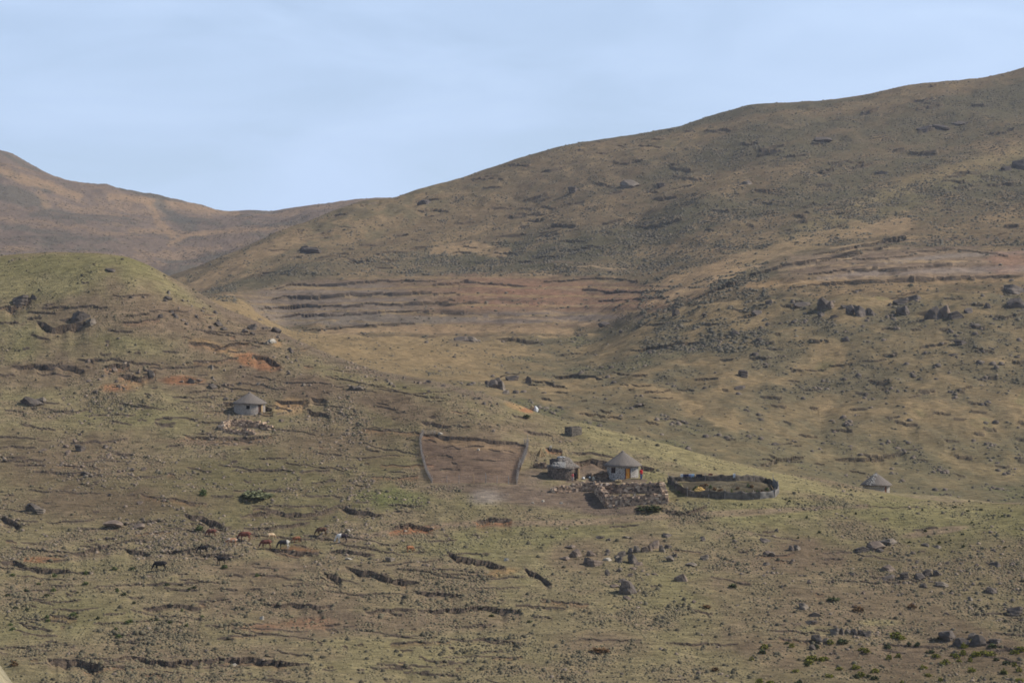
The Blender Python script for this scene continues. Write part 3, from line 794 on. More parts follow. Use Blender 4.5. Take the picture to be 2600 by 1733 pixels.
def hut(uc, vb, wall_px, wallh_px, roof_px, roofh_px, wmat, rmat, label, doors, windows, name='round_hut', roof='cone', gate=None, layer='A', d=None, group='round thatched huts'):
    g = hit(uc, vb, layer) if d is None else Vector((d*(uc-UC)/FPX, d, (VC-vb)/FPX*d))
    k = ppm(g.y)
    R = wall_px/2/k; H = wallh_px/k; RR = roof_px/2/k; RH = roofh_px/k
    root = empty(name, (g.x, g.y+R, g.z))
    tag(root, label, 'hut', group)
    holes = []
    for (u0, u1, v1) in doors:
        holes.append((math.asin(max(-.999, min(.999, (u0-uc)/(wall_px/2)))), math.asin(max(-.999, min(.999, (u1-uc)/(wall_px/2)))), 0.02, (vb-v1)/k))
    for (u0, u1, v0, v1) in windows:
        holes.append((math.asin((u0-uc)/(wall_px/2)), math.asin((u1-uc)/(wall_px/2)), (vb-v0)/k, (vb-v1)/k))
    wall_with_openings(R, -1.6, H+.12, holes, wmat, root)
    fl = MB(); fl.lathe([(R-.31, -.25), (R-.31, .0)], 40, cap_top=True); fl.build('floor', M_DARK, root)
    mb = MB(); prof = []
    t0 = .16
    if roof == 'cone':
        prof = [(R*.6, H+.02), (RR*.97, H-.03), (RR, H), (RR*1.0, H+t0*.6)]
        for i in range(1, 15):
            t = i/14; r = RR*(1-t)+.04
            prof.append((r, H+t0+(RH-t0)*(t**1.06)+.05*math.sin(t*3.1)))
        prof.append((.001, H+RH))
        wob = lambda r, z, gg: (r*(1+.012*math.sin(7*gg+1)+.008*math.sin(17*gg+z*3)), z+.03*math.sin(5*gg+r)*(r/RR)+rnd.uniform(-.015, .015))
    else:
        prof = [(R*.6, H+.0), (RR*.97, H-.12), (RR, H-.08), (RR*1.01, H+.08)]
        for t, hh in ((.12, .16), (.25, .30), (.36, .42), (.44, .58), (.52, .74), (.62, .86), (.74, .94), (.88, .985), (1, 1)):
            prof.append((RR*(1-t)+.01, H+RH*hh))
        wob = lambda r, z, gg: (r*(1+.035*math.sin(3*gg+1)+.03*math.sin(8*gg+z*2)), z+(.09*math.sin(2*gg+.8)+.06*math.sin(6*gg+r*2))*(r/RR)+rnd.uniform(-.03, .03))
    mb.lathe(prof, 72, wob)
    rf = mb.build('roof', rmat, root, smooth=True)
    if roof == 'cone':
        kp = MB(); kp.lathe([(.34, H+RH-.30), (.30, H+RH-.14), (.17, H+RH+.04), (.05, H+RH+.12), (.001, H+RH+.13)], 16); kp.build('ridge_cap', rmat, rf, smooth=True)
        kp2 = MB()
        for q_ in range(60):      # loose thatch ends along the eave
            a = rnd.uniform(0, 6.283); rr = RR*rnd.uniform(.985, 1.02)
            kp2.tube([(rr*math.cos(a), rr*math.sin(a), H+.05), (rr*1.025*math.cos(a), rr*1.025*math.sin(a), H-rnd.uniform(.03, .14))], .02, 3)
        kp2.build('eave_fringe', rmat, rf)['kind'] = 'stuff'
    return root, g, k, R, H, holes

# main hut with the orange door
hm_, g1, k1, R1, H1, ho = hut(1583, 1216, 80, 32, 97, 37, M_W_MAIN, M_THATCH, 'grey thatched round hut with orange door and white mortared stone wall', [(1587, 1601, 1188)], [(1552, 1563, 1201, 1187)])
a0, a1, z0, z1 = ho[0]
m_ = MB(); cyl_patch(m_, R1-.12, a0+.03, a1-.03, .03, z1-.03, .05); dr = m_.build('door', M_DOOR, hm_)
m_ = MB()
for a in (a0+.01, a1-.012-.03): cyl_patch(m_, R1-.10, a, a+.045, .02, z1, .14, 2)
cyl_patch(m_, R1-.10, a0, a1, z1-.07, z1, .13, 6); m_.build('door_frame', M_FRAME, hm_)
m_ = MB()
for z in (.3, .95, 1.55): cyl_patch(m_, R1-.068, a0+.05, a1-.05, z, z+.10, .03)
pa = [(R1*math.sin(a0+.07), -(R1-.04)*math.cos(a0+.07), 1.55), (R1*math.sin(a1-.08), -(R1-.04)*math.cos(a1-.08), .35)]
m_.tube(pa, .045, 5); m_.build('brace', mat_basic('light_orange_wood', (.75, .42, .12), (.6, .3, .08), 8), dr)
m_ = MB(); aa = a0+.08; m_.tube([((R1+.0)*math.sin(aa), -(R1)*math.cos(aa), .9), ((R1+.0)*math.sin(aa), -(R1)*math.cos(aa), 1.05)], .025, 6); m_.build('handle', M_FRAME, dr)
b0, b1, y0, y1 = ho[1]
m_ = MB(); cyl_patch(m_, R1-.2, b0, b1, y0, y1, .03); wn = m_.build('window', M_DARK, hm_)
m_ = MB(); cyl_patch(m_, R1-.14, b0, b0+.05, y0, y1, .08, 2); cyl_patch(m_, R1-.14, b1-.05, b1, y0, y1, .08, 2); cyl_patch(m_, R1-.14, (b0+b1)/2-.02, (b0+b1)/2+.02, y0, y1, .07, 2)
cyl_patch(m_, R1-.14, b0+.05, b1-.05, y1-.07, y1, .08); cyl_patch(m_, R1-.14, b0+.05, b1-.05, y0, y0+.06, .08); m_.build('frame', M_FRAME, wn)

# old hut with the slumped roof
h2, g2, k2, R2, H2, ho = hut(1430, 1219, 78, 31, 83, 27, M_W_DARK, M_THATCH_OLD, 'old dark stone round hut with slumped lumpy grey roof and open doorway', [(1461, 1467, 1191)], [], roof='slump')
a0, a1, z0, z1 = ho[0]
m_ = MB(); cyl_patch(m_, R2-.14, a1, a1+.16, -.1, z1+.12, .32, 3); m_.build('door_post', M_TANWOOD, h2)
m_ = MB(); cyl_patch(m_, R2-.2, a0-.05, a1+.1, z1, z1+.12, .26, 5); m_.build('lintel', M_FRAME, h2)
m_ = MB(); cyl_patch(m_, R2-.26, a0, a1, .03, z1, .03, 4); m_.build('door', M_FRAME, h2)  # dark panel across the open doorway, its colour stands in for the shade inside
sh = MB()
for i in range(26):
    sh.box((rnd.uniform(-.55, .55)-.1, rnd.uniform(-.5, .3), rnd.uniform(-.03, .05)), (.5, .42, .05), rnd.uniform(0, 3), .3, (rnd.uniform(-.25, .25), rnd.uniform(-.25, .25)))
o = sh.build('plastic_sheet', M_WHITE, None); o.location = (g2.x-.15, g2.y+R2-.2, g2.z+H2+27/k2-.03); tag(o, 'crumpled white sheet lying on top of the slumped roof', 'sheet')
o.scale = (.75, .6, 1)
pt = MB()
for i in range(70):
    a = rnd.uniform(-1.15, .12); t = rnd.uniform(.02, .33)
    r = R2*1.06*(1-t); pt.box((r*math.sin(a), -r*math.cos(a), H2+27/k2*(.06+t*1.15)+.06), (.42, .36, .09), -a, .4, (.55, rnd.uniform(-.2, .2)))
pt.build('patch', M_PALE_THATCH, [c for c in h2.children if c.name.startswith('roof')][0])
bx = MB(); bx.box((0, 0, .25), (1.0, .7, .75), .2, .12); bx.box((.15, .05, .65), (.8, .6, .12), .3, .15, (.1, .15))
o = bx.build('thatch_bundle', mat_basic('blackened_thatch', (.06, .057, .055), (.03, .03, .03), 6, bump=.04), None)
o.location = (g2.x-1.45, g2.y+R2-.9, g2.z+H2+.62); tag(o, 'dark squared bundle sitting on the shoulder of the slumped roof', 'bundle')

# upper hut on the left slope
h3, g3, k3, R3, H3, ho = hut(629, 1055, 80, 28, 88, 29, M_W_BLOCK, M_THATCH, 'lone round hut of pale coursed blocks with small square window, on the left slope', [(655, 661, 1028)], [(625, 634, 1039, 1030)])
a0, a1, z0, z1 = ho[0]
m_ = MB(); cyl_patch(m_, R3-.14, a0+.02, a1, .03, z1, .04); m_.build('door', M_FRAME, h3)
m_ = MB(); cyl_patch(m_, R3-.1, a1, a1+.17, -.05, z1+.05, .14, 3); m_.build('door_post', M_TANWOOD, h3)
b0, b1, y0, y1 = ho[1]
m_ = MB(); cyl_patch(m_, R3-.2, b0, b1, y0, y1, .03); wn = m_.build('window', M_DARK, h3)
m_ = MB(); cyl_patch(m_, R3-.12, b0, b1, y0-.06, y0, .16); m_.build('sill', M_ROCK_PALE, wn)

# hut behind the crest on the right
h4, g4, k4, R4, H4, ho = hut(2230, 1257, 68, 24, 80, 31, M_W_GREY, M_THATCH, 'round hut half hidden behind the grassy ridge, roof with silvery streaks', [(2247, 2253, 1235)], [], d=418)
a0, a1, z0, z1 = ho[0]
m_ = MB(); cyl_patch(m_, R4-.12, a0, a1, .03, z1, .04); m_.build('door', mat_basic('brown_door', (.2, .09, .05), (.14, .06, .04), 6), h4)
pt = MB()
for i in range(60):
    a = rnd.uniform(-1.0, -.05); t = rnd.uniform(.06, .9)
    r = 80/2/k4*(1-t)+.07; pt.box((r*math.sin(a), -r*math.cos(a), H4+31/k4*t+.06), (.30, .30, .05), -a, .4, (.75, rnd.uniform(-.1, .1)))
pt.build('patch', M_PALE_THATCH, [c for c in h4.children if c.name.startswith('roof')][0])

# square stone outhouse
g = hit(1452, 1109); k = ppm(g.y)
root = empty('stone_outhouse', (g.x, g.y, g.z), math.radians(37)); tag(root, 'small square flat topped stone outhouse above the round huts', 'outhouse')
L1, L2, HH = 2.05, 1.85, 1.5
m_ = MB(); th = .3
m_.box((L1/2, th/2, HH/2-.5), (L1, th, HH+1.0)); m_.box((L1/2, L2-th/2, HH/2-.5), (L1, th, HH+1.0))
m_.box((th/2, L2/2, HH/2-.5), (th, L2-2*th-.004, HH+1.0)); m_.box((L1-th/2, L2/2, HH/2-.5), (th, L2-2*th-.004, HH+1.0))
m_.build('wall', mat_stonewall('outhouse_stone_wall', (.07, .06, .05), (.24, .2, .155), (.20, .175, .14), 4.2, .05, 1.2), root)
m_ = MB(); m_.box((L1/2, L2/2, HH-.02), (L1-.1, L2-.1, .07), 0, .0, (.02, .03)); m_.build('roof', M_NET_BROWN, root)
m_ = MB()
for i in range(9): m_.box((rnd.uniform(.2, L1-.2), rnd.uniform(.2, L2-.2), HH+.07), (.3, .25, .14), rnd.uniform(0, 3), .3)
m_.build('roof_stone', M_ROCK, root)

# ------------------------------------------------------------------ dry-stone walls
def stone_seg(mb, cols, pa, pb, top_a, top_b, thick, size=.38, tint=1.0, base_drop=.25):
    """stones of a wall between two base points; every course follows the ground"""
    pa, pb = Vector(pa), Vector(pb); L = (pb-pa).to_2d().length
    dirv = (pb-pa).to_2d().normalized(); nrm = Vector((-dirv.y, dirv.x)); ang = math.atan2(dirv.y, dirv.x)
    s = 0.0
    while s < L:
        t = s/L; base = pa.lerp(pb, t); top = top_a+(top_b-top_a)*t + rnd.uniform(-.12, .12)
        z = -base_drop
        while z < top:
            hs = size*rnd.uniform(.45, .95)
            for side in (-1, 1):
                wv = size*rnd.uniform(.8, 1.5)
                off = nrm*(side*thick*.28*(1-.25*max(0, z)/max(.5, top)) + rnd.uniform(-.05, .05))
                p = Vector((base.x+off.x+dirv.x*rnd.uniform(-.1, .1), base.y+off.y+dirv.y*rnd.uniform(-.1, .1), base.z+z+hs/2))
                n0 = len(mb.v)
                mb.box(p, (wv, thick*.58, hs), ang+rnd.uniform(-.35, .35), .22, (rnd.uniform(-.2, .2), rnd.uniform(-.45, .45)))
                c = rnd.choice([(.40, .28, .19), (.28, .205, .15), (.46, .33, .23), (.15, .115, .09), (.34, .245, .17), (.55, .42, .30)])
                b = rnd.uniform(.72, 1.1)*tint
                cols += [tuple(x*b for x in c)]*(len(mb.v)-n0)
            z += hs*.92
        s += size*rnd.uniform(.75, 1.05)
def stone_obj(name, segs, parent=None, **kw):
    mb = MB(); cols = []
    for sg in segs: stone_seg(mb, cols, *sg, **kw)
    o = mb.build(name, M_STONE, parent); set_col(o.data, np.array(cols)); return o
kr = hit(1600, 1283)
root = empty('stone_kraal', kr); tag(root, 'roughly rectangular dry stone livestock pen below the hut with orange door', 'kraal')
inv = Matrix.Translation(-kr)
BL, BR, FR, FL = hit(1528, 1252), hit(1676, 1251), hit(1684, 1279), hit(1545, 1288)
rel = lambda p: Vector(p)-kr
stone_obj('back_wall', [(rel(BL), rel(BR), 1.25, 1.4, .7)], root)
stone_obj('front_wall', [(rel(FL), rel(FR), 1.45, 1.3, .7)], root)
stone_obj('side_wall', [(rel(BR)+Vector((.2, 0, 0)), rel(FR)+Vector((.25, -.2, 0)), 1.45, 1.35, .8)], root)
stone_obj('side_wall', [(rel(hit(1516, 1250)), rel(FL)+Vector((-.1, .2, 0)), 1.25, 1.5, .75)], root)
pl = MB()
for (u0, v0, u1, v1) in ((1524, 1232, 1548, 1264), (1527, 1236, 1541, 1254), (1530, 1229, 1520, 1248)):
    a, b = rel(hit(u0, v0+20)), rel(hit(u1, v1+14)); pl.tube([a+Vector((0, -.3, 1.35)), b+Vector((0, -.5, 1.2))], .045, 5)
pl.build('pole', M_GREYWOOD, root)
def wall_thing(name, pts, hgt, label, thick=.6, group=None, **kw):
    P = [hit(*p) for p in pts]; o = P[len(P)//2]
    segs = [(P[i]-o, P[i+1]-o, hgt[i], hgt[i+1], thick) for i in range(len(P)-1)]
    ob = stone_obj(name, segs, None, **kw); ob.location = o; tag(ob, label, 'wall', group); return ob
wall_thing('dry_stone_wall', [(1402, 1250), (1440, 1248), (1480, 1243), (1522, 1243)], [.55, .75, .8, 1.0], 'low dry stone terrace wall running left from the livestock pen')
wall_thing('dry_stone_wall', [(1358, 1187), (1376, 1187), (1392, 1189)], [.4, .55, .5], 'short dark stone wall butting against the slumped roof hut', tint=.75)
wall_thing('dry_stone_wall', [(1514, 1216), (1530, 1216), (1544, 1215)], [.8, .85, .7], 'dark knee high stone wall joined to the orange doored hut', tint=.5)
wall_thing('dry_stone_wall', [(563, 1090), (580, 1082), (620, 1083), (660, 1086), (688, 1090)], [.5, .9, .95, .6, .25], 'ruined stone terrace wall below the lone left hut', thick=.9)
wall_thing('dry_stone_wall', [(574, 1098), (620, 1103), (650, 1103)], [.3, .5, .2], 'tumbled lower course of stones under the ruined terrace wall', thick=1.0)

# ------------------------------------------------------------------ fenced garden
def sheet(pts_base, hts, mat, name, parent, org, step=.25, wav=.06, thick=.03, low=.15):
    """a sagging hung sheet following the ground"""
    mb = MB(); P = [Vector(p) for p in pts_base]
    sam = []
    for i in range(len(P)-1):
        n = max(1, int((P[i+1]-P[i]).length/step))
        for j in range(n): sam.append((P[i].lerp(P[i+1], j/n), hts[i]+(hts[i+1]-hts[i])*j/n, j/n))
    sam.append((P[-1], hts[-1], 0))
    vs = []; nn = 6
    for i, (p, hh, t) in enumerate(sam):
        a = sam[max(0, i-1)][0]; b = sam[min(len(sam)-1, i+1)][0]
        dv = (b-a).to_2d().normalized(); nm = Vector((-dv.y, dv.x))
        sag = .10*math.sin(i*.9)+rnd.uniform(-.03, .03)
        for q_ in range(nn):
            z = -low + (hh+low-.17*abs(math.sin(i*.33))-.07*abs(math.sin(i*.9+1)))*q_/(nn-1)
            o_2 = nm*(wav*math.sin(i*1.3+q_*.8)+rnd.uniform(-.02, .02))
            vs.append(p+Vector((o_2.x, o_2.y, z+(sag*.4 if q_ == nn-1 else 0)))-org)
    nv = len(vs)
    back = []
    for i in range(len(sam)):
        a = sam[max(0, i-1)][0]; b = sam[min(len(sam)-1, i+1)][0]
        dv = (b-a).to_2d().normalized(); nm = Vector((-dv.y, dv.x, 0))
        for q_ in range(nn): back.append(vs[i*nn+q_]+nm*thick)
    fs = []
    for i in range(len(sam)-1):
        for q_ in range(nn-1):
            a, b, c, d = i*nn+q_, (i+1)*nn+q_, (i+1)*nn+q_+1, i*nn+q_+1
            fs.append((a, b, c, d)); fs.append((a+nv, d+nv, c+nv, b+nv))
        a, b = i*nn+nn-1, (i+1)*nn+nn-1
        fs.append((a, b, b+nv, a+nv))
    mb.add(vs+back, fs); return mb.build(name, mat, parent, smooth=True)
go = hit(1840, 1264); root = empty('garden_fence', go); tag(root, 'dark patchwork sheet fence on poles around the vegetable garden', 'fence')
bk = [hit(u, v) for u, v in ((1698, 1225), (1745, 1222), (1790, 1221), (1862, 1221), (1868, 1221), (1915, 1222), (1945, 1226), (1962, 1232))]
sheet(bk[:3], [1.1, 1.0, 1.0], M_NET, 'back_panel', root, go)
sheet(bk[2:5], [1.0, 1.1, 1.05], M_NET_BROWN, 'back_panel', root, go)
sheet(bk[4:], [1.05, 1.15, 1.0, .9], M_NET, 'back_panel', root, go)
ri = [hit(u, v) for u, v in ((1962, 1232), (1975, 1242), (1977, 1252), (1967, 1263))]
sheet(ri[:2]+ri[1:], [1.2, 1.25, 1.3, 1.2, 1.1][:5], M_NET_PALE, 'side_panel', root, go)
fr = [hit(u, v) for u, v in ((1694, 1226), (1716, 1241), (1745, 1260), (1765, 1262), (1800, 1263), (1840, 1266), (1880, 1268), (1930, 1267), (1967, 1263))]
sheet(fr[:3], [.95, 1.05, 1.25], M_NET, 'front_panel', root, go)
sheet(fr[2:5], [1.15, 1.05, 1.15], M_NET_BROWN, 'front_panel', root, go)
sheet(fr[4:6], [1.2, 1.2], M_NET, 'front_panel', root, go)
sheet(fr[5:8], [1.2, 1.3, 1.2], mat_basic('greyish_sheeting', (.17, .145, .118), (.09, .077, .064), 1.5, bump=.02), 'front_panel', root, go)
sheet(fr[7:], [1.15, 1.2], M_NET_PALE, 'front_panel', root, go)
for (u, v, hh) in ((1697, 1225, 1.35), (1745, 1260, 1.45), (1762, 1222, 1.3), (1800, 1263, 1.35), (1790, 1221, 1.25), (1840, 1266, 1.4), (1866, 1221, 1.35), (1912, 1267, 1.35), (1915, 1222, 1.4), (1962, 1232, 1.75), (1976, 1246, 1.6), (1967, 1263, 1.5), (1716, 1241, 1.2)):
    p = hit(u, v)-go; m_ = MB(); m_.tube([p+Vector((0, 0, -.2)), p+Vector((rnd.uniform(-.08, .08), 0, hh))], [.05, .035], 6); m_.build('post', M_GREYWOOD, root)
def cloth(u, v, wd, hgt, mat, label, base=None):
    p = bk[0].lerp(bk[1], .5); g = hit(u, v); w_ = wd; mb = MB(); n = 9
    vs = []
    for i in range(n):
        t = i/(n-1)
        for q_ in range(7):
            s_ = q_/6
            y = -.10-.05*math.sin(i*1.7)-.03*s_*math.sin(i*2.9)
            vs.append(((t-.5)*w_*(1-.15*s_*math.sin(3*t)), y-.05*s_, -s_*hgt*(.8+.2*math.sin(2.3*i+1))))
    fs = [(i*7+q_, (i+1)*7+q_, (i+1)*7+q_+1, i*7+q_+1) for i in range(n-1) for q_ in range(6)]
    nv = len(vs); vs += [(x, y+.02, z) for x, y, z in vs]
    fs += [(a+nv, d+nv, c+nv, b+nv) for a, b, c, d in fs]
    fs += [(i*7, i*7+nv, (i+1)*7+nv, (i+1)*7) for i in range(n-1)]
    fs = [f for f in fs]
    mb.add(vs, fs); o = mb.build('laundry', mat, None, True); o.location = (g.x, g.y, g.z+1.12); tag(o, label, 'laundry', 'laundry drying on the garden fence'); return o
cloth(1731, 1222, .38, .55, M_WHITE, 'narrow white cloth hanging first on the left of the garden fence')
cloth(1741, 1222, .85, .5, M_NAVY, 'dark navy cloth on the fence between the white and the pale blue cloths')
cloth(1752, 1222, .45, .6, mat_basic('lavender_cloth', (.38, .4, .52), (.25, .28, .4), 5), 'pale lavender cloth hung beside the brightest blue one')
cloth(1759, 1222, .5, .6, M_LBLUE, 'bright pale blue cloth drying on the garden fence')
cloth(1775, 1222, .9, .6, mat_basic('charcoal_cloth', (.04, .04, .05), (.025, .025, .03), 5), 'charcoal cloth hanging right of the pale blue one')
cloth(1804, 1221, .62, .3, M_MAROON, 'folded maroon cloth lying over the garden fence')
cloth(1864, 1221, .34, .75, M_WHITE, 'white cloth hanging alone at the middle of the back fence')
# straw heap, bed plants, leaning pole inside the garden
def heap(name, u, v, wd, dp, hgt, mat, label, cat, n=26, seed=0, zoff=0):
    g = hit(u, v); rr = random.Random(seed); vs = []; fs = []
    rings = 9
    for i in range(rings):
        t = i/(rings-1)
        for k_ in range(n):
            a = 2*math.pi*k_/n
            r = math.cos(t*math.pi/2)*(1+.15*math.sin(3*a+seed)+.1*rr.uniform(-1, 1))
            vs.append((r*wd/2*math.cos(a), r*dp/2*math.sin(a), hgt*(math.sin(t*math.pi/2)**.9)*(1+.12*rr.uniform(-1, 1))-(.25 if i == 0 else 0)))
    for i in range(rings-1):
        for k_ in range(n): fs.append((i*n+k_, i*n+(k_+1) % n, (i+1)*n+(k_+1) % n, (i+1)*n+k_))
    o = mesh_obj(name, vs, fs, mat); o.location = (g.x, g.y+dp/2, g.z+zoff); tag(o, label, cat); return o
heap('straw_heap', 1777, 1257, 1.85, 1.2, 1.15, M_STRAW, 'golden heap of straw piled inside the garden fence', 'straw', seed=3)
heap('straw_heap', 1727, 1238, 1.1, .9, .45, mat_basic('dull_straw', (.34, .29, .15), (.22, .19, .1), 5, bump=.03), 'dull yellow low straw heap in the left corner of the garden', 'straw', seed=5)
p = hit(1966, 1262); m_ = MB(); m_.tube([(-.5, 0, 1.75), (-.1, -.1, 1.0), (.15, -.15, .1)], .04, 5); o = m_.build('pole', M_TANWOOD); o.location = p; tag(o, 'slanting pale pole leaning on the right end of the garden fence', 'pole')

# ------------------------------------------------------------------ field fence of grey brushwood
fo = hit(1100, 1226); root = empty('brushwood_fence', fo); tag(root, 'grey brushwood and stick fence around the bare brown field', 'fence')
def brush(pts, dens_, hgt, name, lean=.25, mat=M_GREYWOOD, rr=.022):
    mb = MB(); P = [hit(*p) for p in pts]
    for i in range(len(P)-1):
        L = (P[i+1]-P[i]).length
        for j in range(int(L*dens_)):
            p = P[i].lerp(P[i+1], rnd.random())-fo
            hh = hgt*rnd.uniform(.55, 1.1)
            mb.tube([p+Vector((0, 0, -.1)), p+Vector((rnd.uniform(-lean, lean)*.5, rnd.uniform(-lean, lean)*.5, hh*.5)), p+Vector((rnd.uniform(-lean, lean), rnd.uniform(-lean, lean), hh))], [rr, rr*.8, rr*.4], 3, False)
        n = max(1, int(L/.9))
        for lv in (.35, .75):
            for j in range(n): mb.tube([P[i].lerp(P[i+1], j/n)-fo+Vector((0, 0, hgt*lv+rnd.uniform(-.1, .1))), P[i].lerp(P[i+1], (j+1.2)/n)-fo+Vector((0, 0, hgt*lv+rnd.uniform(-.1, .1)))], rr, 3, False)
    return mb.build(name, mat, root)
brush([(1075, 1101), (1067, 1120), (1069, 1145), (1074, 1170), (1082, 1198), (1096, 1225)], 34, .85, 'side_hedge')
brush([(1340, 1130), (1338, 1150), (1330, 1170), (1318, 1195), (1312, 1230)], 36, 1.15, 'side_hedge')
brush([(1075, 1101), (1108, 1103)], 14, .6, 'top_hedge')
brush([(1330, 1133), (1341, 1131)], 30, 1.2, 'top_hedge')
brush([(1322, 1188), (1314, 1210)], 16, .9, 'gate', mat=M_FRAME)
wr = MB(); PB = [hit(u, v) for u, v in ((1097, 1226), (1135, 1226), (1165, 1226), (1202, 1226), (1233, 1226), (1262, 1227), (1291, 1228))]
for z in (.25, .5, .75, 1.0):
    wr.tube([p-fo+Vector((0, 0, z)) for p in PB], .008, 3, False)
wr.build('wire', M_GREYWOOD, root)
for i, (u, v) in enumerate(((1097, 1226), (1135, 1226), (1165, 1226), (1262, 1227), (1074, 1170), (1067, 1120), (1340, 1128), (1319, 1190))):
    p = hit(u, v)-fo; m_ = MB(); m_.tube([p+Vector((0, 0, -.2)), p+Vector((rnd.uniform(-.1, .1), 0, 1.15 if i < 6 else 1.7))], [.045, .03], 6); m_.build('post', M_GREYWOOD, root)
for (u, v, hh, mt, lb) in ((1291, 1228, 1.25, M_PALE_THATCH, 'tall bleached gate post'), (1233, 1226, 1.5, M_PALE_THATCH, None), (1202, 1226, 1.35, M_TANWOOD, None)):
    p = hit(u, v)-fo; m_ = MB(); m_.tube([p+Vector((0, 0, -.2)), p+Vector((.05, 0, hh*.5)), p+Vector((-.03, 0, hh))], [.06, .05, .04], 6); o = m_.build('post', mt, root)
    if lb: o['label'] = lb

# ------------------------------------------------------------------ wood stacks and things lying about
g = hit(1373, 1161); m_ = MB()
for i in range(70):
    a = rnd.uniform(0, 6.28); r = rnd.uniform(.6, .95); hh = rnd.uniform(1.0, 1.45)
    m_.tube([(r*math.cos(a), r*math.sin(a), -.05), (.1*math.cos(a+2), .1*math.sin(a+2), hh)], [.05, .025], 4)
root = m_.build('firewood_stack', M_TANWOOD); root.location = g+Vector((0, .8, 0)); tag(root, 'cone shaped stack of pale poles above the slumped roof hut', 'firewood')
def blob(name, u, v, wd, hgt, mat, label, cat, dp=None, seed=1, layer='A', group=None):
    dp = dp or wd*.8
    bm = bmesh.new(); bmesh.ops.create_icosphere(bm, subdivisions=3, radius=1)
    rr = random.Random(seed); ph = [rr.uniform(0, 6) for _ in range(6)]
    for vv in bm.verts:
        c = vv.co; f = 1+.10*math.sin(3*c.x+ph[0])+.09*math.sin(4*c.y+ph[1])+.08*math.sin(5*c.z+ph[2]+2*c.x)
        vv.co = Vector((c.x*wd/2*f, c.y*dp/2*f, (c.z*.5+.42)*hgt*f))
    me_ = bpy.data.meshes.new(name); bm.to_mesh(me_); bm.free(); me_.materials.append(mat)
    o = bpy.data.objects.new(name, me_); COL.objects.link(o); g = hit(u, v, layer); o.location = g; tag(o, label, cat, group)
    me_.polygons.foreach_set('use_smooth', [True]*len(me_.polygons)); return o
blob('sack', 1566, 1224, .62, .45, M_SACK, 'tan sack on the yard below the orange doored hut, left one of two', 'sack', seed=2)
blob('sack', 1574, 1224, .55, .5, M_SACK, 'paler tan sack against its neighbour, right one of two', 'sack', seed=5)
blob('sack', 1507, 1219, .42, .6, mat_basic('cream_sack', (.6, .52, .38), (.45, .38, .27), 4), 'upright cream sack in the yard between the two huts', 'sack', seed=9)
blob('plastic_bucket', 1512, 1217, .3, .55, M_ROCK_PALE, 'slim whitish container standing beside the cream sack', 'container', seed=3)
blob('plastic_sack', 1481, 1216, .55, .33, M_WHITE, 'bright white bag on the ground near the open doorway', 'bag', seed=4)
blob('plastic_sack', 1497, 1214, .38, .3, mat_basic('bluish_white_plastic', (.6, .66, .72), (.5, .55, .6), 4), 'small bluish white bag in front of the dark brush pile', 'bag', seed=8)
o = blob('plank', 1478, 1221, 1.2, .12, mat_basic('yellow_wood', (.55, .48, .25), (.4, .34, .18), 5), 'pale plank lying on the ground by the doorway', 'plank', .25, seed=6)
o.rotation_euler = (0, .05, .35)
m_ = MB(); g = hit(1496, 1214)
for i in range(130):
    a = rnd.uniform(0, 6.28); b = rnd.uniform(.1, 1.5); r = rnd.uniform(.3, .75); c = Vector((rnd.uniform(-.35, .35), rnd.uniform(-.2, .2), .1))
    m_.tube([c, c+Vector((r*math.cos(a)*math.cos(b), r*math.sin(a)*math.cos(b), r*math.sin(b)*1.2))], [.03, .015], 3)
o = m_.build('brush_pile', mat_basic('dark_brushwood', (.07, .062, .055), (.035, .03, .03), 8)); o.location = g+Vector((0, .4, 0)); tag(o, 'dark heap of cut brush between the two huts', 'brush')
o = blob('water_tank', 1361, 1041, .85, .95, M_WHITE, 'bright white rounded tank perched on the ridge skyline', 'tank', seed=7)
o = blob('tarpaulin', 1352, 1043, .8, .95, mat_basic('tan_tarpaulin', (.42, .33, .2), (.25, .18, .1), 6), 'tan wrapped bundle leaning against the white tank on the ridge', 'bundle', seed=12)

# ------------------------------------------------------------------ people
def limb_body(name, chains, parent, mat, sub=1, n=10):
    """closed tapered limbs with rounded ends, fused into one skin by a voxel remesh"""
    mb = MB()
    for pts, rads in chains:
        P = [Vector(p) for p in pts]
        # rounded ends
        d0 = (P[0]-P[1]).normalized(); d1 = (P[-1]-P[-2]).normalized()
        P = [P[0]+d0*rads[0]*.8]+P+[P[-1]+d1*rads[-1]*.8]; Rr = [rads[0]*.35]+list(rads)+[rads[-1]*.35]
        mb.tube(P, Rr, n)
    o = mb.build(name, mat, parent, True)
    return o
def fuse(o, vox):
    m = o.modifiers.new('r', 'REMESH'); m.mode = 'VOXEL'; m.voxel_size = vox; m.use_smooth_shade = True
    s2 = o.modifiers.new('s', 'SMOOTH'); s2.factor = .5; s2.iterations = 3
    par = o.parent; o.parent = None
    bpy.context.view_layer.update()
    dg = bpy.context.evaluated_depsgraph_get()
    me_ = bpy.data.meshes.new_from_object(o.evaluated_get(dg)); old = o.data
    o.modifiers.clear(); me_.name = old.name; o.data = me_; o.parent = par
    if not me_.materials and old.materials: me_.materials.append(old.materials[0])
    me_.polygons.foreach_set('use_smooth', [True]*len(me_.polygons))
    return o
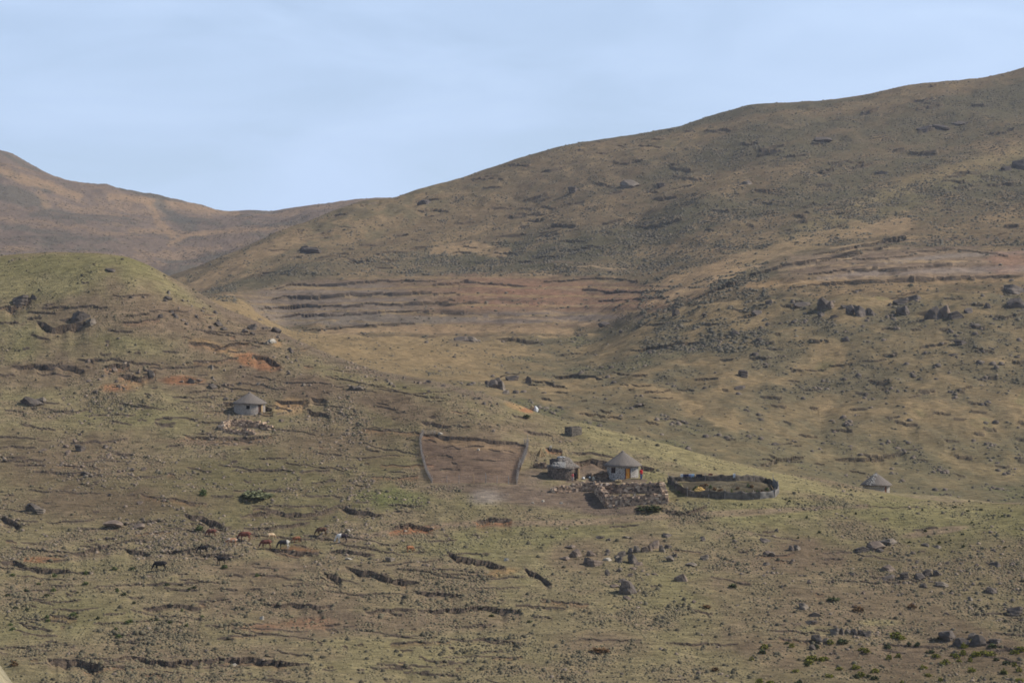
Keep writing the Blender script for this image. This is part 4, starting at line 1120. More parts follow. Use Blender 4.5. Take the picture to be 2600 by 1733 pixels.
def person(u, v, hgt, rz, top, legs, label, arms='down', shift=(0, 0, 0), hat=None):
    g = hit(u, v); root = empty('person', g+Vector(shift), rz); s = hgt/1.7; root.scale = (s, s, s)
    tag(root, label, 'person')
    ch = [([(0, 0, .92), (0, -.01, 1.1), (0, -.01, 1.3), (0, 0, 1.42)], [.145, .135, .165, .10]),
          ([(0, 0, 1.40), (0, -.01, 1.50)], [.055, .055]), ([(0, -.01, 1.53), (0, -.015, 1.60), (0, -.01, 1.66)], [.075, .10, .075]),
          ([(0, -.10, 1.58), (0, -.125, 1.565)], [.02, .015]), ([(.1, 0, 1.585), (.108, .01, 1.60)], [.018, .018]), ([(-.1, 0, 1.585), (-.108, .01, 1.60)], [.018, .018])]
    for sx in (-1, 1):
        kx = .03 if sx > 0 else -.02
        ch.append(([(sx*.085, 0, .92), (sx*.10, -.03+kx, .50), (sx*.105, .01+kx, .10)], [.095, .06, .042]))
        ch.append(([(sx*.105, .03+kx, .045), (sx*.115, -.14+kx, .035)], [.045, .035]))
        if arms == 'down': A = [(sx*.19, 0, 1.38), (sx*.24, .02, 1.10), (sx*.25, -.06, .86)]
        elif arms == 'fold': A = [(sx*.19, 0, 1.38), (sx*.25, -.02, 1.12), (sx*.10, -.20, 1.10)]
        else: A = [(sx*.19, 0, 1.38), (sx*.27, .03, 1.14), (sx*.18, -.14, 1.0)]
        ch.append((A, [.055, .045, .03]))
        hp = Vector(A[2]); dv = (Vector(A[2])-Vector(A[1])).normalized(); sdv = dv.orthogonal().normalized()
        ch.append(([hp, hp+dv*.08], [.032, .036]))
        for f_ in range(4):
            b = hp+dv*.09+sdv*(.024*(f_-1.5)); ln_ = (.06, .075, .07, .055)[f_]
            ch.append(([b, b+dv*ln_*.5, b+dv*ln_+Vector((0, -.015, -.01))], [.009, .009, .008]))
        b = hp+dv*.03+sdv*.035; ch.append(([b, b+sdv*.03+dv*.035], [.011, .009]))
    body = fuse(limb_body('body', ch, root, M_SKIN), .012)
    jk = [([(0, 0, .86), (0, -.01, 1.1), (0, -.01, 1.3), (0, 0, 1.43)], [.19, .18, .205, .115])]
    for sx in (-1, 1):
        if arms == 'down': A = [(sx*.17, 0, 1.38), (sx*.24, .02, 1.10), (sx*.25, -.05, .90)]
        elif arms == 'fold': A = [(sx*.17, 0, 1.38), (sx*.25, -.02, 1.12), (sx*.12, -.19, 1.10)]
        else: A = [(sx*.17, 0, 1.38), (sx*.27, .03, 1.14), (sx*.19, -.12, 1.02)]
        jk.append((A, [.085, .07, .055]))
    fuse(limb_body('jacket', jk, root, top), .02)
    tr = [([(0, 0, .98), (0, 0, .86)], [.165, .17])]
    for sx in (-1, 1):
        kx = .03 if sx > 0 else -.02
        tr.append(([(sx*.085, 0, .9), (sx*.10, -.03+kx, .50), (sx*.105, .01+kx, .13)], [.12, .09, .075]))
    fuse(limb_body('trousers', tr, root, legs), .02)
    hr = [([(0, .015, 1.60), (0, .02, 1.67)], [.108, .085])]
    fuse(limb_body('hat' if hat else 'hair', hr, root, hat or M_HAIR), .02)
    ft = []
    for sx in (-1, 1):
        kx = .03 if sx > 0 else -.02
        ft = [([(sx*.105, .04+kx, .05), (sx*.115, -.16+kx, .04)], [.055, .045])]
        fuse(limb_body('shoe', ft, root, M_BLACK if not hat else M_ROCK_PALE), .014)
    return root
person(1628, 1217, 1.68, math.radians(35), M_RED, M_DENIM, 'person in red top and blue trousers standing at the right of the orange doored hut', 'hip', hat=mat_basic('tan_headscarf', (.3, .2, .12), (.2, .13, .08), 5))
person(1454, 1221, 1.22, math.radians(-10), M_PINK, M_LAV, 'smaller person in faded red top by the old stone hut wall', 'fold', shift=(0, -.1, 0))
person(1461, 1220, 1.42, math.radians(20), M_BLACK, M_BLACK, 'person in dark clothes standing next to the smaller one in red', 'down', shift=(0, -.1, 0))

# ------------------------------------------------------------------ cattle
def mat_hide(name, a, b, pos=None, soft=.06):
    m = bpy.data.materials.new(name); m.use_nodes = True; t = m.node_tree; bs = t.nodes['Principled BSDF']; bs.inputs['Roughness'].default_value = .8
    bs.inputs['Specular IOR Level'].default_value = .2
    tcn = t.nodes.new('ShaderNodeTexCoord'); no = t.nodes.new('ShaderNodeTexNoise'); no.inputs['Scale'].default_value = 2.2; no.inputs['Detail'].default_value = 2
    t.links.new(tcn.outputs['Object'], no.inputs['Vector']); src = no.outputs['Fac']; p0 = .5
    if pos is not None:      # second colour only on one end of the body
        sp = t.nodes.new('ShaderNodeSeparateXYZ'); t.links.new(tcn.outputs['Object'], sp.inputs['Vector'])
        ad = t.nodes.new('ShaderNodeMath'); ad.operation = 'MULTIPLY_ADD'; ad.inputs[1].default_value = .35
        t.links.new(no.outputs['Fac'], ad.inputs[0]); t.links.new(sp.outputs['X'], ad.inputs[2]); src = ad.outputs[0]; p0 = pos+.175
    mrn = t.nodes.new('ShaderNodeMapRange'); mrn.inputs['From Min'].default_value = p0-soft; mrn.inputs['From Max'].default_value = p0+soft
    t.links.new(src, mrn.inputs['Value']); m1 = t.nodes.new('ShaderNodeMix'); m1.data_type = 'RGBA'
    m1.inputs['A'].default_value = (*a, 1); m1.inputs['B'].default_value = (*b, 1)
    t.links.new(mrn.outputs['Result'], m1.inputs['Factor']); t.links.new(m1.outputs['Result'], bs.inputs['Base Color']); return m
def cow_mesh(graze, stride):
    ch = [([(-.68, 0, 1.02), (-.45, 0, 1.04), (0, 0, .96), (.42, 0, 1.0), (.62, 0, 1.06)], [.20, .29, .33, .31, .20]),
          ([(.42, 0, .86), (.55, 0, .82)], [.22, .15])]
    if graze:
        ch.append(([(.55, 0, 1.08), (.80, 0, .86), (.98, 0, .55)], [.19, .15, .115]))
        ch.append(([(.98, 0, .52), (1.06, 0, .36), (1.12, 0, .17)], [.115, .095, .065])); hd = Vector((.97, 0, .60)); ed = Vector((-.02, 0, .08))
    else:
        ch.append(([(.55, 0, 1.10), (.78, 0, 1.22), (.92, 0, 1.33)], [.20, .15, .12]))
        ch.append(([(.92, 0, 1.36), (1.08, 0, 1.28), (1.26, 0, 1.14)], [.12, .10, .068])); hd = Vector((.90, 0, 1.43)); ed = Vector((-.02, 0, .03))
    for sy in (-1, 1):
        ch.append(([hd+Vector((0, sy*.09, 0)), hd+Vector((-.04, sy*.24, -.02))], [.035, .018]))
        f = stride*sy
        ch.append(([(.46, sy*.17, .86), (.47+f*.5, sy*.17, .48), (.46+f, sy*.17, .10)], [.13, .065, .042]))
        ch.append(([(.46+f, sy*.17, .10), (.50+f, sy*.17, .03)], [.045, .05]))
        ch.append(([(-.56, sy*.17, .92), (-.46-f*.3, sy*.18, .68), (-.64-f*.8, sy*.17, .44), (-.58-f, sy*.17, .10)], [.18, .11, .058, .042]))
        ch.append(([(-.58-f, sy*.17, .10), (-.54-f, sy*.17, .03)], [.045, .05]))
    ch.append(([(-.84, 0, 1.12), (-.93, 0, .95), (-.93, 0, .55)], [.035, .02, .03]))
    return ch, hd
COWM = {}
for nm, (gr, stv) in {'g': (True, .10), 'g2': (True, -.06), 'w': (False, .14)}.items():
    ch, hd = cow_mesh(gr, stv)
    o = fuse(limb_body('body', ch, None, M_BLACK, n=12), .03)
    hb = MB()
    for sy in (-1, 1): hb.tube([hd+Vector((.02, sy*.05, .02)), hd+Vector((.06, sy*.17, .12)), hd+Vector((.10, sy*.19, .26))], [.028, .022, .008], 6)
    ho_ = hb.build('horns', M_ROCK_PALE)
    COWM[nm] = (o.data, ho_.data); bpy.data.objects.remove(o); bpy.data.objects.remove(ho_)
def cow(u, v, px, face_left, pose, mat, label, yaw=0.0):
    g = hit(u, v); s = max(.62, px/ppm(g.y)/1.9)
    root = empty('cow', g, (math.pi if face_left else 0)+math.radians(yaw)); root.scale = (s, s, s)
    tag(root, label, 'cow', 'cattle grazing on the lower slope')
    for dm, nm in zip(COWM[pose], ('body', 'horns')):
        m2 = dm.copy(); m2.name = nm
        if nm == 'body': m2.materials.clear(); m2.materials.append(mat)
        o = bpy.data.objects.new(nm, m2); COL.objects.link(o); o.parent = root
    return root
H_RED = mat_hide('red_brown_hide', (.16, .06, .04), (.10, .04, .03)); H_OR = mat_hide('orange_hide', (.36, .16, .07), (.26, .11, .05))
H_BLK = mat_hide('black_hide', (.018, .016, .016), (.03, .026, .024)); H_BRN = mat_hide('brown_hide', (.12, .06, .035), (.05, .03, .02))
H_ORW = mat_hide('orange_and_white_hide', (.36, .18, .10), (.45, .38, .3)); H_BW = mat_hide('black_with_white_rump_hide', (.5, .47, .4), (.04, .035, .035), -.45)
H_WB = mat_hide('white_forequarters_hide', (.04, .03, .035), (.7, .66, .6), .12); H_TAN = mat_hide('pale_backed_hide', (.50, .32, .18), (.62, .48, .3))
cow(537, 1363, 29, True, 'g', H_RED, 'deep red cow beside the bright green bush')
cow(622, 1375, 36, True, 'g2', mat_hide('dull_red_hide', (.17, .06, .04), (.12, .04, .03)), 'long dull red cow between the green bush and the pale backed cow')
cow(588, 1388, 32, True, 'g', H_ORW, 'orange and white cow with its dark head down', 10)
cow(688, 1370, 24, False, 'g', H_TAN, 'pale backed cow standing behind the red brown one', 30)
cow(676, 1393, 33, True, 'g', H_RED, 'red brown cow in front of the pale backed one')
cow(721, 1396, 34, True, 'g2', H_BW, 'dark cow with white hindquarters', -8)
cow(753, 1379, 24, True, 'g', mat_hide('rust_hide', (.24, .10, .05), (.16, .07, .035)), 'small rust coloured cow right of the one with white hindquarters', 25)
cow(516, 1405, 30, True, 'g2', H_BLK, 'black cow standing alone below the deep red cow')
cow(562, 1434, 31, True, 'w', H_BLK, 'black cow with raised head, lower of the herd', -20)
cow(407, 1449, 38, True, 'g', H_BLK, 'black cow farthest left, head lowered')
cow(817, 1361, 32, True, 'g', H_BRN, 'brown cow on the short bank above the track')
cow(869, 1378, 33, True, 'g2', H_WB, 'cow with white forequarters and dark rump by the red soil track')
cow(1041, 1401, 24, False, 'g2', H_OR, 'lone orange cow farthest right of the herd', 35)

# ------------------------------------------------------------------ rocks
def rock_data(seed, sub=4, cuts=15, flat=1.0):
    rr = random.Random(seed)
    bm = bmesh.new(); bmesh.ops.create_icosphere(bm, subdivisions=sub, radius=1)
    for v in bm.verts: v.co *= 1+rr.uniform(-.03, .03)
    pl = []
    for i in range(cuts):
        n = Vector((rr.gauss(0, 1), rr.gauss(0, 1), rr.gauss(0, .8)+.15)).normalized(); pl.append((n, rr.uniform(.38, .80)))
    for v in bm.verts:
        for n, dd in pl:
            t = v.co.dot(n)
            if t > dd: v.co -= n*(t-dd)*.96
    for v in bm.verts:
        st = .035*math.sin(v.co.z*17+3*math.sin(2*v.co.x+seed)+seed); cr = -.05 if abs(math.sin(3.1*v.co.x+2.3*v.co.y+seed)) < .10 else 0
        v.co += Vector((v.co.x, v.co.y, 0))*(st+cr) + Vector((rr.uniform(-1, 1), rr.uniform(-1, 1), rr.uniform(-1, 1)))*.012
        v.co.z = v.co.z*.5*flat+.14
    xs = [v.co.x for v in bm.verts]; zs = [v.co.z for v in bm.verts]
    sx = 1/(max(xs)-min(xs)); sz = 1/(max(zs))
    for v in bm.verts: v.co = Vector((v.co.x*sx, v.co.y*sx, v.co.z*sz))
    me_ = bpy.data.meshes.new('boulder'); bm.to_mesh(me_); bm.free(); return me_
RV = [rock_data(s) for s in range(14)]
RVM = {}
def rock(u, v, wpx, hpx, mat, label, group=None, layer='A', name='boulder', seed=None, dep=.8, rz=None):
    g = hit(u, v, layer); k = ppm(g.y); sd_ = rnd.randrange(14) if seed is None else seed % 14
    key = (sd_, mat.name)
    if key not in RVM:
        m2 = RV[sd_].copy(); m2.materials.append(mat); RVM[key] = m2
    o = bpy.data.objects.new(name, RVM[key]); COL.objects.link(o)
    if group == 'boulders below the stone pen' and wpx < 40: f_ = rnd.uniform(.75, 1.45); wpx *= f_; hpx *= f_*rnd.uniform(.7, 1.05); u_j = rnd.uniform(-4, 4)/k; g = g+Vector((u_j, 0, 0))
    wm, hm2 = wpx/k, hpx/k
    o.location = g+Vector((0, wm*.35, -.12*hm2)); o.scale = (wm, wm*dep, hm2*1.1)
    o.rotation_euler = (0, rnd.uniform(-.15, .15), rnd.uniform(-.5, .5) if rz is None else rz)
    tag(o, label, 'boulder', group); return o
R_, RB, RD, RP = M_ROCK, M_ROCK_BROWN, M_ROCK_DARK, M_ROCK_PALE
# boulders in the grass below the stone pen (u, v base, width, height)
for (u, v, w_, h_, m, lb) in (
    (1595, 1509, 56, 36, RD, 'largest dark pointed boulder below the rock cluster'), (1580, 1479, 22, 14, RD, 'dark rock resting against the upper left of the largest boulder'),
    (1596, 1523, 20, 8, RB, 'low brown slab in front of the largest boulder'), (1588, 1519, 14, 6, R_, 'small flat stone left of the brown slab'), (1558, 1492, 22, 9, RB, 'flat brown rock left of the largest boulder'),
    (1577, 1452, 24, 13, R_, 'isolated rounded grey boulder in the middle of the cluster'), (1541, 1424, 30, 11, RP, 'pale flat boulder with a smooth top'),
    (1573, 1428, 15, 13, RD, 'small dark stone right of the pale flat boulder'), (1563, 1418, 15, 9, R_, 'little grey stone above the pale flat boulder'), (1540, 1411, 12, 7, R_, 'tiny grey stone behind the pale flat boulder'),
    (1604, 1431, 22, 21, RD, 'steep dark pointed boulder right of centre in the cluster'), (1625, 1437, 22, 13, RB, 'brown block touching the steep dark boulder'),
    (1577, 1413, 27, 21, RD, 'dark sloping boulder with sunlit right face'), (1547, 1402, 20, 12, RD, 'dark low rock left of the sloping boulder'),
    (1600, 1408, 20, 23, RD, 'tall dark upright boulder in the top row'), (1619, 1404, 20, 20, R_, 'grey wedge boulder next to the tall dark one'), (1636, 1402, 22, 20, RB, 'brown slanting slab in the top row'),
    (1652, 1399, 18, 18, RB, 'reddish slanting slab in the top row'), (1664, 1392, 22, 22, RB, 'reddish sunlit slab at the head of the row'), (1680, 1402, 18, 19, R_, 'grey boulder closing the right end of the top row'),
    (1549, 1374, 14, 8, RD, 'small dark rock above the row, right of a flat one'), (1527, 1368, 20, 6, RD, 'flat dark rock above the cluster'), (1594, 1368, 14, 6, R_, 'low grey rock above the tall dark boulder'),
    (1690, 1362, 32, 12, RD, 'long dark rock upslope at the right of the row'), (1606, 1447, 22, 7, RB, 'thin brown stone with a pale right end'), (1543, 1462, 10, 13, RD, 'small upright dark stone left of the grey boulder'),
    (1603, 1464, 14, 9, RB, 'small brown stone above the largest boulder'), (1641, 1460, 12, 5, R_, 'flat stone in open grass right of the cluster'), (1664, 1459, 18, 5, RB, 'thin brown stone in the grass further right of the cluster'),
    (1735, 1478, 34, 24, RB, 'brown boulder pair right of the cluster'), (1702, 1425, 20, 16, R_, 'grey boulder beside a jagged outcrop'), (1711, 1415, 12, 12, RD, 'jagged dark stone on the outcrop'),
    (1440, 1423, 34, 12, RB, 'left end of the low brown outcrop'), (1466, 1414, 30, 20, RB, 'broken middle of the low brown outcrop'), (1488, 1436, 20, 16, RD, 'dark cleft rock under the brown outcrop'),
    (1513, 1438, 26, 17, RB, 'striped brown rock at the right end of the outcrop'), (1500, 1412, 26, 18, RB, 'upper brown rock of the outcrop'), (1455, 1392, 24, 8, RB, 'sandy ledge rock over the outcrop'), (1700, 1392, 20, 12, RD, 'dark stone below the long dark rock')):
    rock(u, v, w_, h_, m, lb, 'boulders below the stone pen')
# right foreground outcrops
for (u, v, w_, h_, m, lb) in (
    (2192, 1403, 44, 16, RD, 'dark left half of the undercut mound outcrop'), (2225, 1397, 50, 22, RB, 'brown crown of the undercut mound outcrop'), (2262, 1384, 48, 16, R_, 'grey right shoulder of the undercut mound outcrop'), (2236, 1403, 22, 10, RD, 'dark foot stone under the mound outcrop'),
    (2260, 1474, 42, 12, RD, 'low dark rock at the left end of the black outcrop row'), (2300, 1472, 30, 20, RD, 'rounded dark rock second in the black outcrop row'), (2335, 1474, 30, 20, RD, 'broad dark rock in the middle of the black outcrop row'), (2355, 1464, 26, 20, RD, 'upper dark rock of the black outcrop row'), (2378, 1464, 24, 17, RD, 'round dark rock closing the black outcrop row'), (2258, 1452, 50, 18, RB, 'pinkish slab above the black outcrop row'),
    (2010, 1398, 20, 14, RD, 'dark stone paired with a pale one on the brown patch'), (2024, 1396, 20, 13, R_, 'pale grey stone paired with a dark one'), (1942, 1377, 34, 9, RD, 'long flat dark rock on the brown patch'), (1950, 1410, 22, 10, RB, 'brown rubble stone left of a pale pair'), (1963, 1412, 18, 9, R_, 'grey rubble stone beside the brown one'),
    (1945, 1437, 20, 10, R_, 'low grey stone in grass above the shrubs'), (1790, 1423, 22, 14, R_, 'squat grey boulder left of jagged small stones'), (1760, 1438, 34, 10, R_, 'long pale grey rock'), (2380, 1392, 34, 8, R_, 'grey rock row left of the thin stones'), (2350, 1388, 26, 9, RD, 'dark rock left of the grey rock row'),
    (2345, 1492, 24, 12, RD, 'dark rock under the black outcrop row'), (2395, 1490, 40, 14, R_, 'grey rock pair below the round dark rock'), (2530, 1440, 36, 14, RD, 'dark flat rock near the right edge'), (2520, 1508, 38, 16, RD, 'dark broken rock at right above the shrubs'),
    (2120, 1614, 24, 20, R_, 'upright grey rock first of the serrated row'), (2137, 1612, 20, 18, RD, 'dark tooth second of the serrated row'), (2155, 1611, 18, 16, R_, 'grey tooth third of the serrated row'), (2170, 1612, 18, 17, RD, 'dark tooth fourth of the serrated row'), (2186, 1613, 20, 15, RD, 'dark tooth fifth of the serrated row'), (2202, 1616, 22, 16, RD, 'dark last tooth of the serrated row'),
    (2075, 1632, 34, 22, RD, 'dark mossy rock left of the serrated row'), (2098, 1634, 26, 14, R_, 'grey rock between the mossy rock and the serrated row'), (2066, 1650, 20, 14, RD, 'dark low rock beneath the mossy rock'),
    (2410, 1628, 46, 26, RD, 'dark ledge rock at the left of the big ledge'), (2450, 1640, 50, 22, RD, 'dark hollow middle of the big ledge'), (2490, 1640, 44, 28, RD, 'dark right block of the big ledge'), (2470, 1622, 30, 16, R_, 'pale face on top of the big ledge'), (2530, 1636, 36, 14, RD, 'dark rock trailing right of the big ledge'),
    (2040, 1546, 30, 16, R_, 'grey cracked rock above a sandy patch'), (2070, 1568, 34, 12, RD, 'dark rock string left of the sandy patch'), (2060, 1585, 36, 10, RD, 'long flat dark rock by the sandy patch'), (2580, 1560, 40, 20, RD, 'dark rock cut by the right edge')):
    rock(u, v, w_, h_, m, lb, 'outcrop rocks on the right foreground')
# left slope
for (u, v, w_, h_, m, lb) in (
    (195, 835, 56, 30, RD, 'dark domed outcrop on the upper left knoll'), (230, 828, 30, 20, R_, 'grey rock on the right of the domed outcrop'), (50, 778, 44, 20, RD, 'dark rock at the left end of the knoll band'), (80, 764, 22, 16, RD, 'dark rock higher on the knoll band'),
    (75, 1033, 60, 26, RD, 'large grey lichened rock at the left edge slope'), (105, 1024, 34, 16, R_, 'pale top of the lichened rock'), (280, 690, 40, 8, RD, 'flat dark rock on the green knoll top'),
    (425, 762, 22, 12, RD, 'dark rock in the stony band of the knoll'), (640, 838, 24, 16, RD, 'dark rock on the right shoulder of the knoll'), (700, 845, 26, 16, RD, 'dark rock near the right skyline of the knoll'), (555, 830, 22, 14, RD, 'dark rock mid shoulder of the knoll'), (690, 872, 26, 12, RP, 'pale boulder near the shoulder edge'),
    (385, 960, 26, 22, RD, 'dark block above the sandy gully'), (480, 975, 22, 16, RD, 'dark boulder right of the sandy gully'), (540, 988, 24, 14, RD, 'dark boulder above the lone left hut'),
    (895, 992, 22, 14, RD, 'dark half of the split boulder under the crest'), (915, 992, 24, 14, R_, 'pale half of the split boulder under the crest'), (330, 1103, 0, 0, None, ''), (200, 1147, 30, 18, RD, 'dark boulder in the left stony field'), (215, 1208, 26, 12, RD, 'dark hollow stone in the left stony field'),
    (80, 1300, 40, 24, RD, 'dark grey boulder at far left below the stony field'), (100, 1306, 34, 16, R_, 'light grey boulder beside the far left one'), (290, 1340, 60, 18, RB, 'broad flat brown rock face above the herd'), (350, 1345, 40, 16, RB, 'second brown rock face above the herd'),
    (885, 1421, 20, 6, RP, 'pale stone by the cow track'), (990, 1425, 26, 12, R_, 'grey rubble by the lone orange cow'), (665, 1573, 12, 10, RP, 'small bright stone on the lower left slope'), (1285, 1425, 12, 8, RP, 'small bright stone near the long earth scar'), (595, 1690, 16, 7, RP, 'pale stone under the lowest long scar'),
    (1379, 1274, 9, 6, RP, 'first pale stone on the yard'), (1354, 1278, 8, 4, RP, 'leftmost pale stone on the yard'), (1424, 1280, 11, 6, RP, 'third pale stone on the yard'), (1442, 1280, 8, 4, RB, 'fourth brown stone on the yard'), (1472, 1288, 8, 4, RB, 'fifth brown stone on the yard'), (1398, 1146, 9, 8, RP, 'whitish round stone beside the firewood stack'),
    (885, 1350, 13, 7, RP, 'sandy stone on the red soil track'), (1118, 1104, 14, 7, RP, 'whitish stone at the head of the brown field'), (1215, 1144, 10, 6, RP, 'tan stone in the middle of the brown field')):
    if m: rock(u, v, w_, h_, m, lb, 'rocks on the near slope')
# the row of great boulders on the middle spur
for (u, v, w_, h_, m, lb) in (
    (2093, 786, 34, 32, RD, 'tall dark block, first of the great boulders on the spur'), (2112, 786, 18, 22, RB, 'brown sunlit block against the first great boulder'), (2160, 799, 26, 26, RD, 'left third of the three part great boulder'), (2186, 804, 38, 28, RD, 'middle third of the three part great boulder'), (2213, 802, 26, 22, RD, 'right third of the three part great boulder'),
    (2298, 802, 36, 26, RD, 'rounded dark boulder between the two largest'), (2376, 812, 56, 34, RD, 'widest dark great boulder on the spur'), (2405, 806, 30, 34, RB, 'brown sunlit block on the widest great boulder'), (2428, 812, 44, 22, RD, 'dark right flank of the widest great boulder'),
    (2290, 772, 40, 16, RD, 'dark slab above the rounded boulder'), (2325, 762, 46, 14, RD, 'dark slab run climbing above the rounded boulder'), (2462, 796, 30, 16, RD, 'dark boulder right of the widest one'), (2510, 784, 20, 15, RD, 'small dark boulder before the right edge pair'),
    (2575, 744, 60, 22, RD, 'upper dark boulder at the right edge'), (2580, 784, 60, 28, RD, 'lower dark boulder at the right edge'), (2150, 782, 30, 8, RD, 'thin dark ledge between the first and second great boulders'), (2084, 804, 22, 12, RD, 'small dark boulder under the first great one'),
    (2260, 778, 14, 9, RD, 'small dark boulder between the three part and rounded ones'), (1955, 772, 22, 12, RD, 'lone dark boulder left of the great row'), (1715, 802, 22, 18, RD, 'dark boulder with a pale side on the spur'), (1790, 806, 18, 10, RD, 'dark boulder on the spur right of the pale sided one'), (1925, 800, 36, 14, RD, 'dark ledge rock low left of the great row'), (1535, 828, 34, 12, RD, 'dark rock at the left crest of the spur'),
    (2040, 778, 50, 12, RD, 'dark rubble left of the first great boulder'), (2120, 808, 24, 9, RD, 'little ledge beneath the brown sunlit block'), (2148, 868, 22, 14, RD, 'single dark boulder below the great row'), (2440, 876, 36, 14, RD, 'dark rock pair below the right of the great row'), (2420, 908, 34, 9, RD, 'flat dark rock lower on the right of the spur'), (2478, 832, 40, 9, RD, 'flat dark rock under the right flank'),
    (1888, 960, 34, 20, RD, 'dark rock knot in the middle of the spur slope'), (1880, 990, 30, 12, RD, 'dark rock just below the rock knot'), (1920, 905, 30, 10, RD, 'dark rock string mid spur'), (1870, 850, 30, 12, RD, 'dark ledge mid spur upper'), (1930, 868, 22, 9, RD, 'little peaked dark rock mid spur')):
    rock(u, v, w_, h_, m, lb, 'great boulders on the middle spur', 'B')
for (u, v, w_, h_, m, lb) in (
    (1250, 984, 30, 22, RD, 'dark left rock of the cluster behind the near crest'), (1272, 990, 30, 24, R_, 'grey middle rock of the cluster behind the near crest'), (1284, 1001, 18, 12, R_, 'pale low rock of the cluster behind the near crest'), (1262, 974, 30, 16, RD, 'upper dark rock of the cluster behind the near crest'), (1240, 978, 16, 12, RD, 'small leftmost rock of the cluster behind the near crest'),
    (1340, 974, 18, 18, RD, 'dark upright rock at the head of a ledge'), (1300, 966, 34, 14, RD, 'brownish dark rock between cluster and ledge')):
    rock(u, v, w_, h_, m, lb, 'rocks behind the near crest', 'B')
for (u, v, w_, h_, m, lb) in (
    (795, 643, 60, 18, RD, 'long black outcrop on the left flank of the mountain'), (775, 636, 30, 14, RD, 'dark rock left of the long black outcrop'), (1080, 520, 46, 14, RD, 'dark outcrop under the left skyline of the mountain'), (735, 560, 0, 0, None, ''), (1455, 492, 30, 18, RD, 'dark outcrop left of the grey crag'), (1600, 480, 56, 24, R_, 'grey crag in the middle of the mountain'), (1680, 475, 30, 12, RD, 'dark rock right of the grey crag'),
    (1900, 470, 40, 12, R_, 'grey outcrop on the mountain centre right'), (2090, 360, 60, 14, RD, 'dark crag band on the mountain, left piece'), (2390, 330, 60, 12, RD, 'dark crag band on the mountain, middle piece'), (2440, 322, 50, 12, RD, 'dark crag band on the mountain, right piece'), (2350, 334, 40, 10, RD, 'dark crag band on the mountain, inner piece'), (2600, 430, 60, 26, RD, 'dark crag cut by the right edge of the mountain'), (2560, 436, 30, 14, RD, 'dark crag beside the right edge of the mountain'),
    (2240, 446, 40, 10, RD, 'low dark outcrop on the mountain right'), (1170, 865, 40, 13, RD, 'dark half of the rubble mound in the valley'), (1200, 868, 36, 15, R_, 'grey half of the rubble mound in the valley')):
    if m: rock(u, v, w_, h_, m, lb, 'crags on the mountain', 'C')
# small stones in bands, alike within each band
def band(n, pts, spread, wr, mats, label, group, layer='A', hr=(.4, .75)):
    x, y = kn(*pts)
    for i in range(n):
        t = rnd.random(); u = x[0]+(x[-1]-x[0])*t; v = np.interp(u, x, y)+rnd.gauss(0, spread)
        if layer == 'A' and v < np.interp(u, *kn(*crestA))+6: v = np.interp(u, *kn(*crestA))+6+rnd.random()*10
        w_ = rnd.uniform(*wr); rock(u, v, w_, w_*rnd.uniform(*hr), rnd.choice(mats), label, group, layer, name='stone')['category'] = 'stone'
band(46, [(330, 745), (480, 790), (620, 840), (760, 910)], 22, (7, 17), [RD, R_, RD, RB], 'small rough stone in the stony band on the left knoll', 'stones of the left knoll')
band(40, [(180, 960), (400, 950), (620, 985), (820, 1000)], 26, (7, 18), [RD, R_, RB, RB], 'small stone in the rocky belt above the lone left hut', 'stones above the left hut')
band(34, [(100, 1150), (260, 1170), (420, 1290)], 40, (7, 17), [RD, RB, RB, R_], 'small brown or grey stone in the left stony field', 'stones of the left field')
band(26, [(950, 960), (1100, 985), (1280, 1035)], 9, (6, 14), [RD, RB, R_], 'small stone strewn along the near crest', 'stones of the near crest')
band(44, [(1700, 1420), (2100, 1500), (2600, 1520)], 60, (6, 15), [RD, RB, R_], 'small stone scattered over the right foreground', 'stones of the right foreground')

# ------------------------------------------------------------------ bushes
def bush_data(seed, n=150, col=(.12, .15, .04), dark=(.05, .065, .02), dome=.8):
    rr = random.Random(seed); mb = MB(); cols = []
    for i in range(n):
        a = rr.uniform(0, 6.283); b = math.asin(rr.uniform(0, 1)); r = (1+.18*math.sin(3*a+seed)+.12*math.sin(5*b+a))*rr.uniform(.62, 1.0)
        c = Vector((.5*r*math.cos(a)*math.cos(b), .5*r*math.sin(a)*math.cos(b), dome*r*math.sin(b)+.04))
        s = rr.uniform(.07, .15)
        t = Vector((rr.gauss(0, 1), rr.gauss(0, 1), rr.gauss(0, 1))).normalized(); s1 = t.orthogonal().normalized(); s2 = t.cross(s1)
        n0 = len(mb.v)
        mb.add([c+s1*s, c+s2*s*.7, c-s1*s, c-s2*s*.7+t*s*.3], [(0, 1, 2), (0, 2, 3)])
        k_ = rr.random(); cols += [tuple(dark[q_]+(col[q_]-dark[q_])*k_ for q_ in range(3))]*4
    for i in range(5): 
        a = rr.uniform(0, 6.28); n0 = len(mb.v); mb.tube([(0, 0, -.1), (.22*math.cos(a), .22*math.sin(a), .45)], [.03, .012], 4); cols += [(.1, .07, .05)]*(len(mb.v)-n0)
    me_ = bpy.data.meshes.new('shrub'); me_.from_pydata([tuple(v) for v in mb.v], [], mb.f); set_col(me_, np.array(cols)); me_.materials.append(M_LEAF); return me_
M_LEAF = mat_attr('leaves', vary=.15, scales=(3.0, 12.0))
BG = [bush_data(i, 170, (.16, .19, .07), (.07, .09, .035)) for i in (1, 2)]
BY = [bush_data(i, 150, (.25, .24, .045), (.08, .085, .02)) for i in (3, 4, 5)]
BR_ = [bush_data(i, 150, (.22, .13, .06), (.10, .06, .035), .7) for i in (6, 7)]
BD = [bush_data(i, 150, (.085, .10, .045), (.035, .042, .02), .7) for i in (8, 9, 10)]
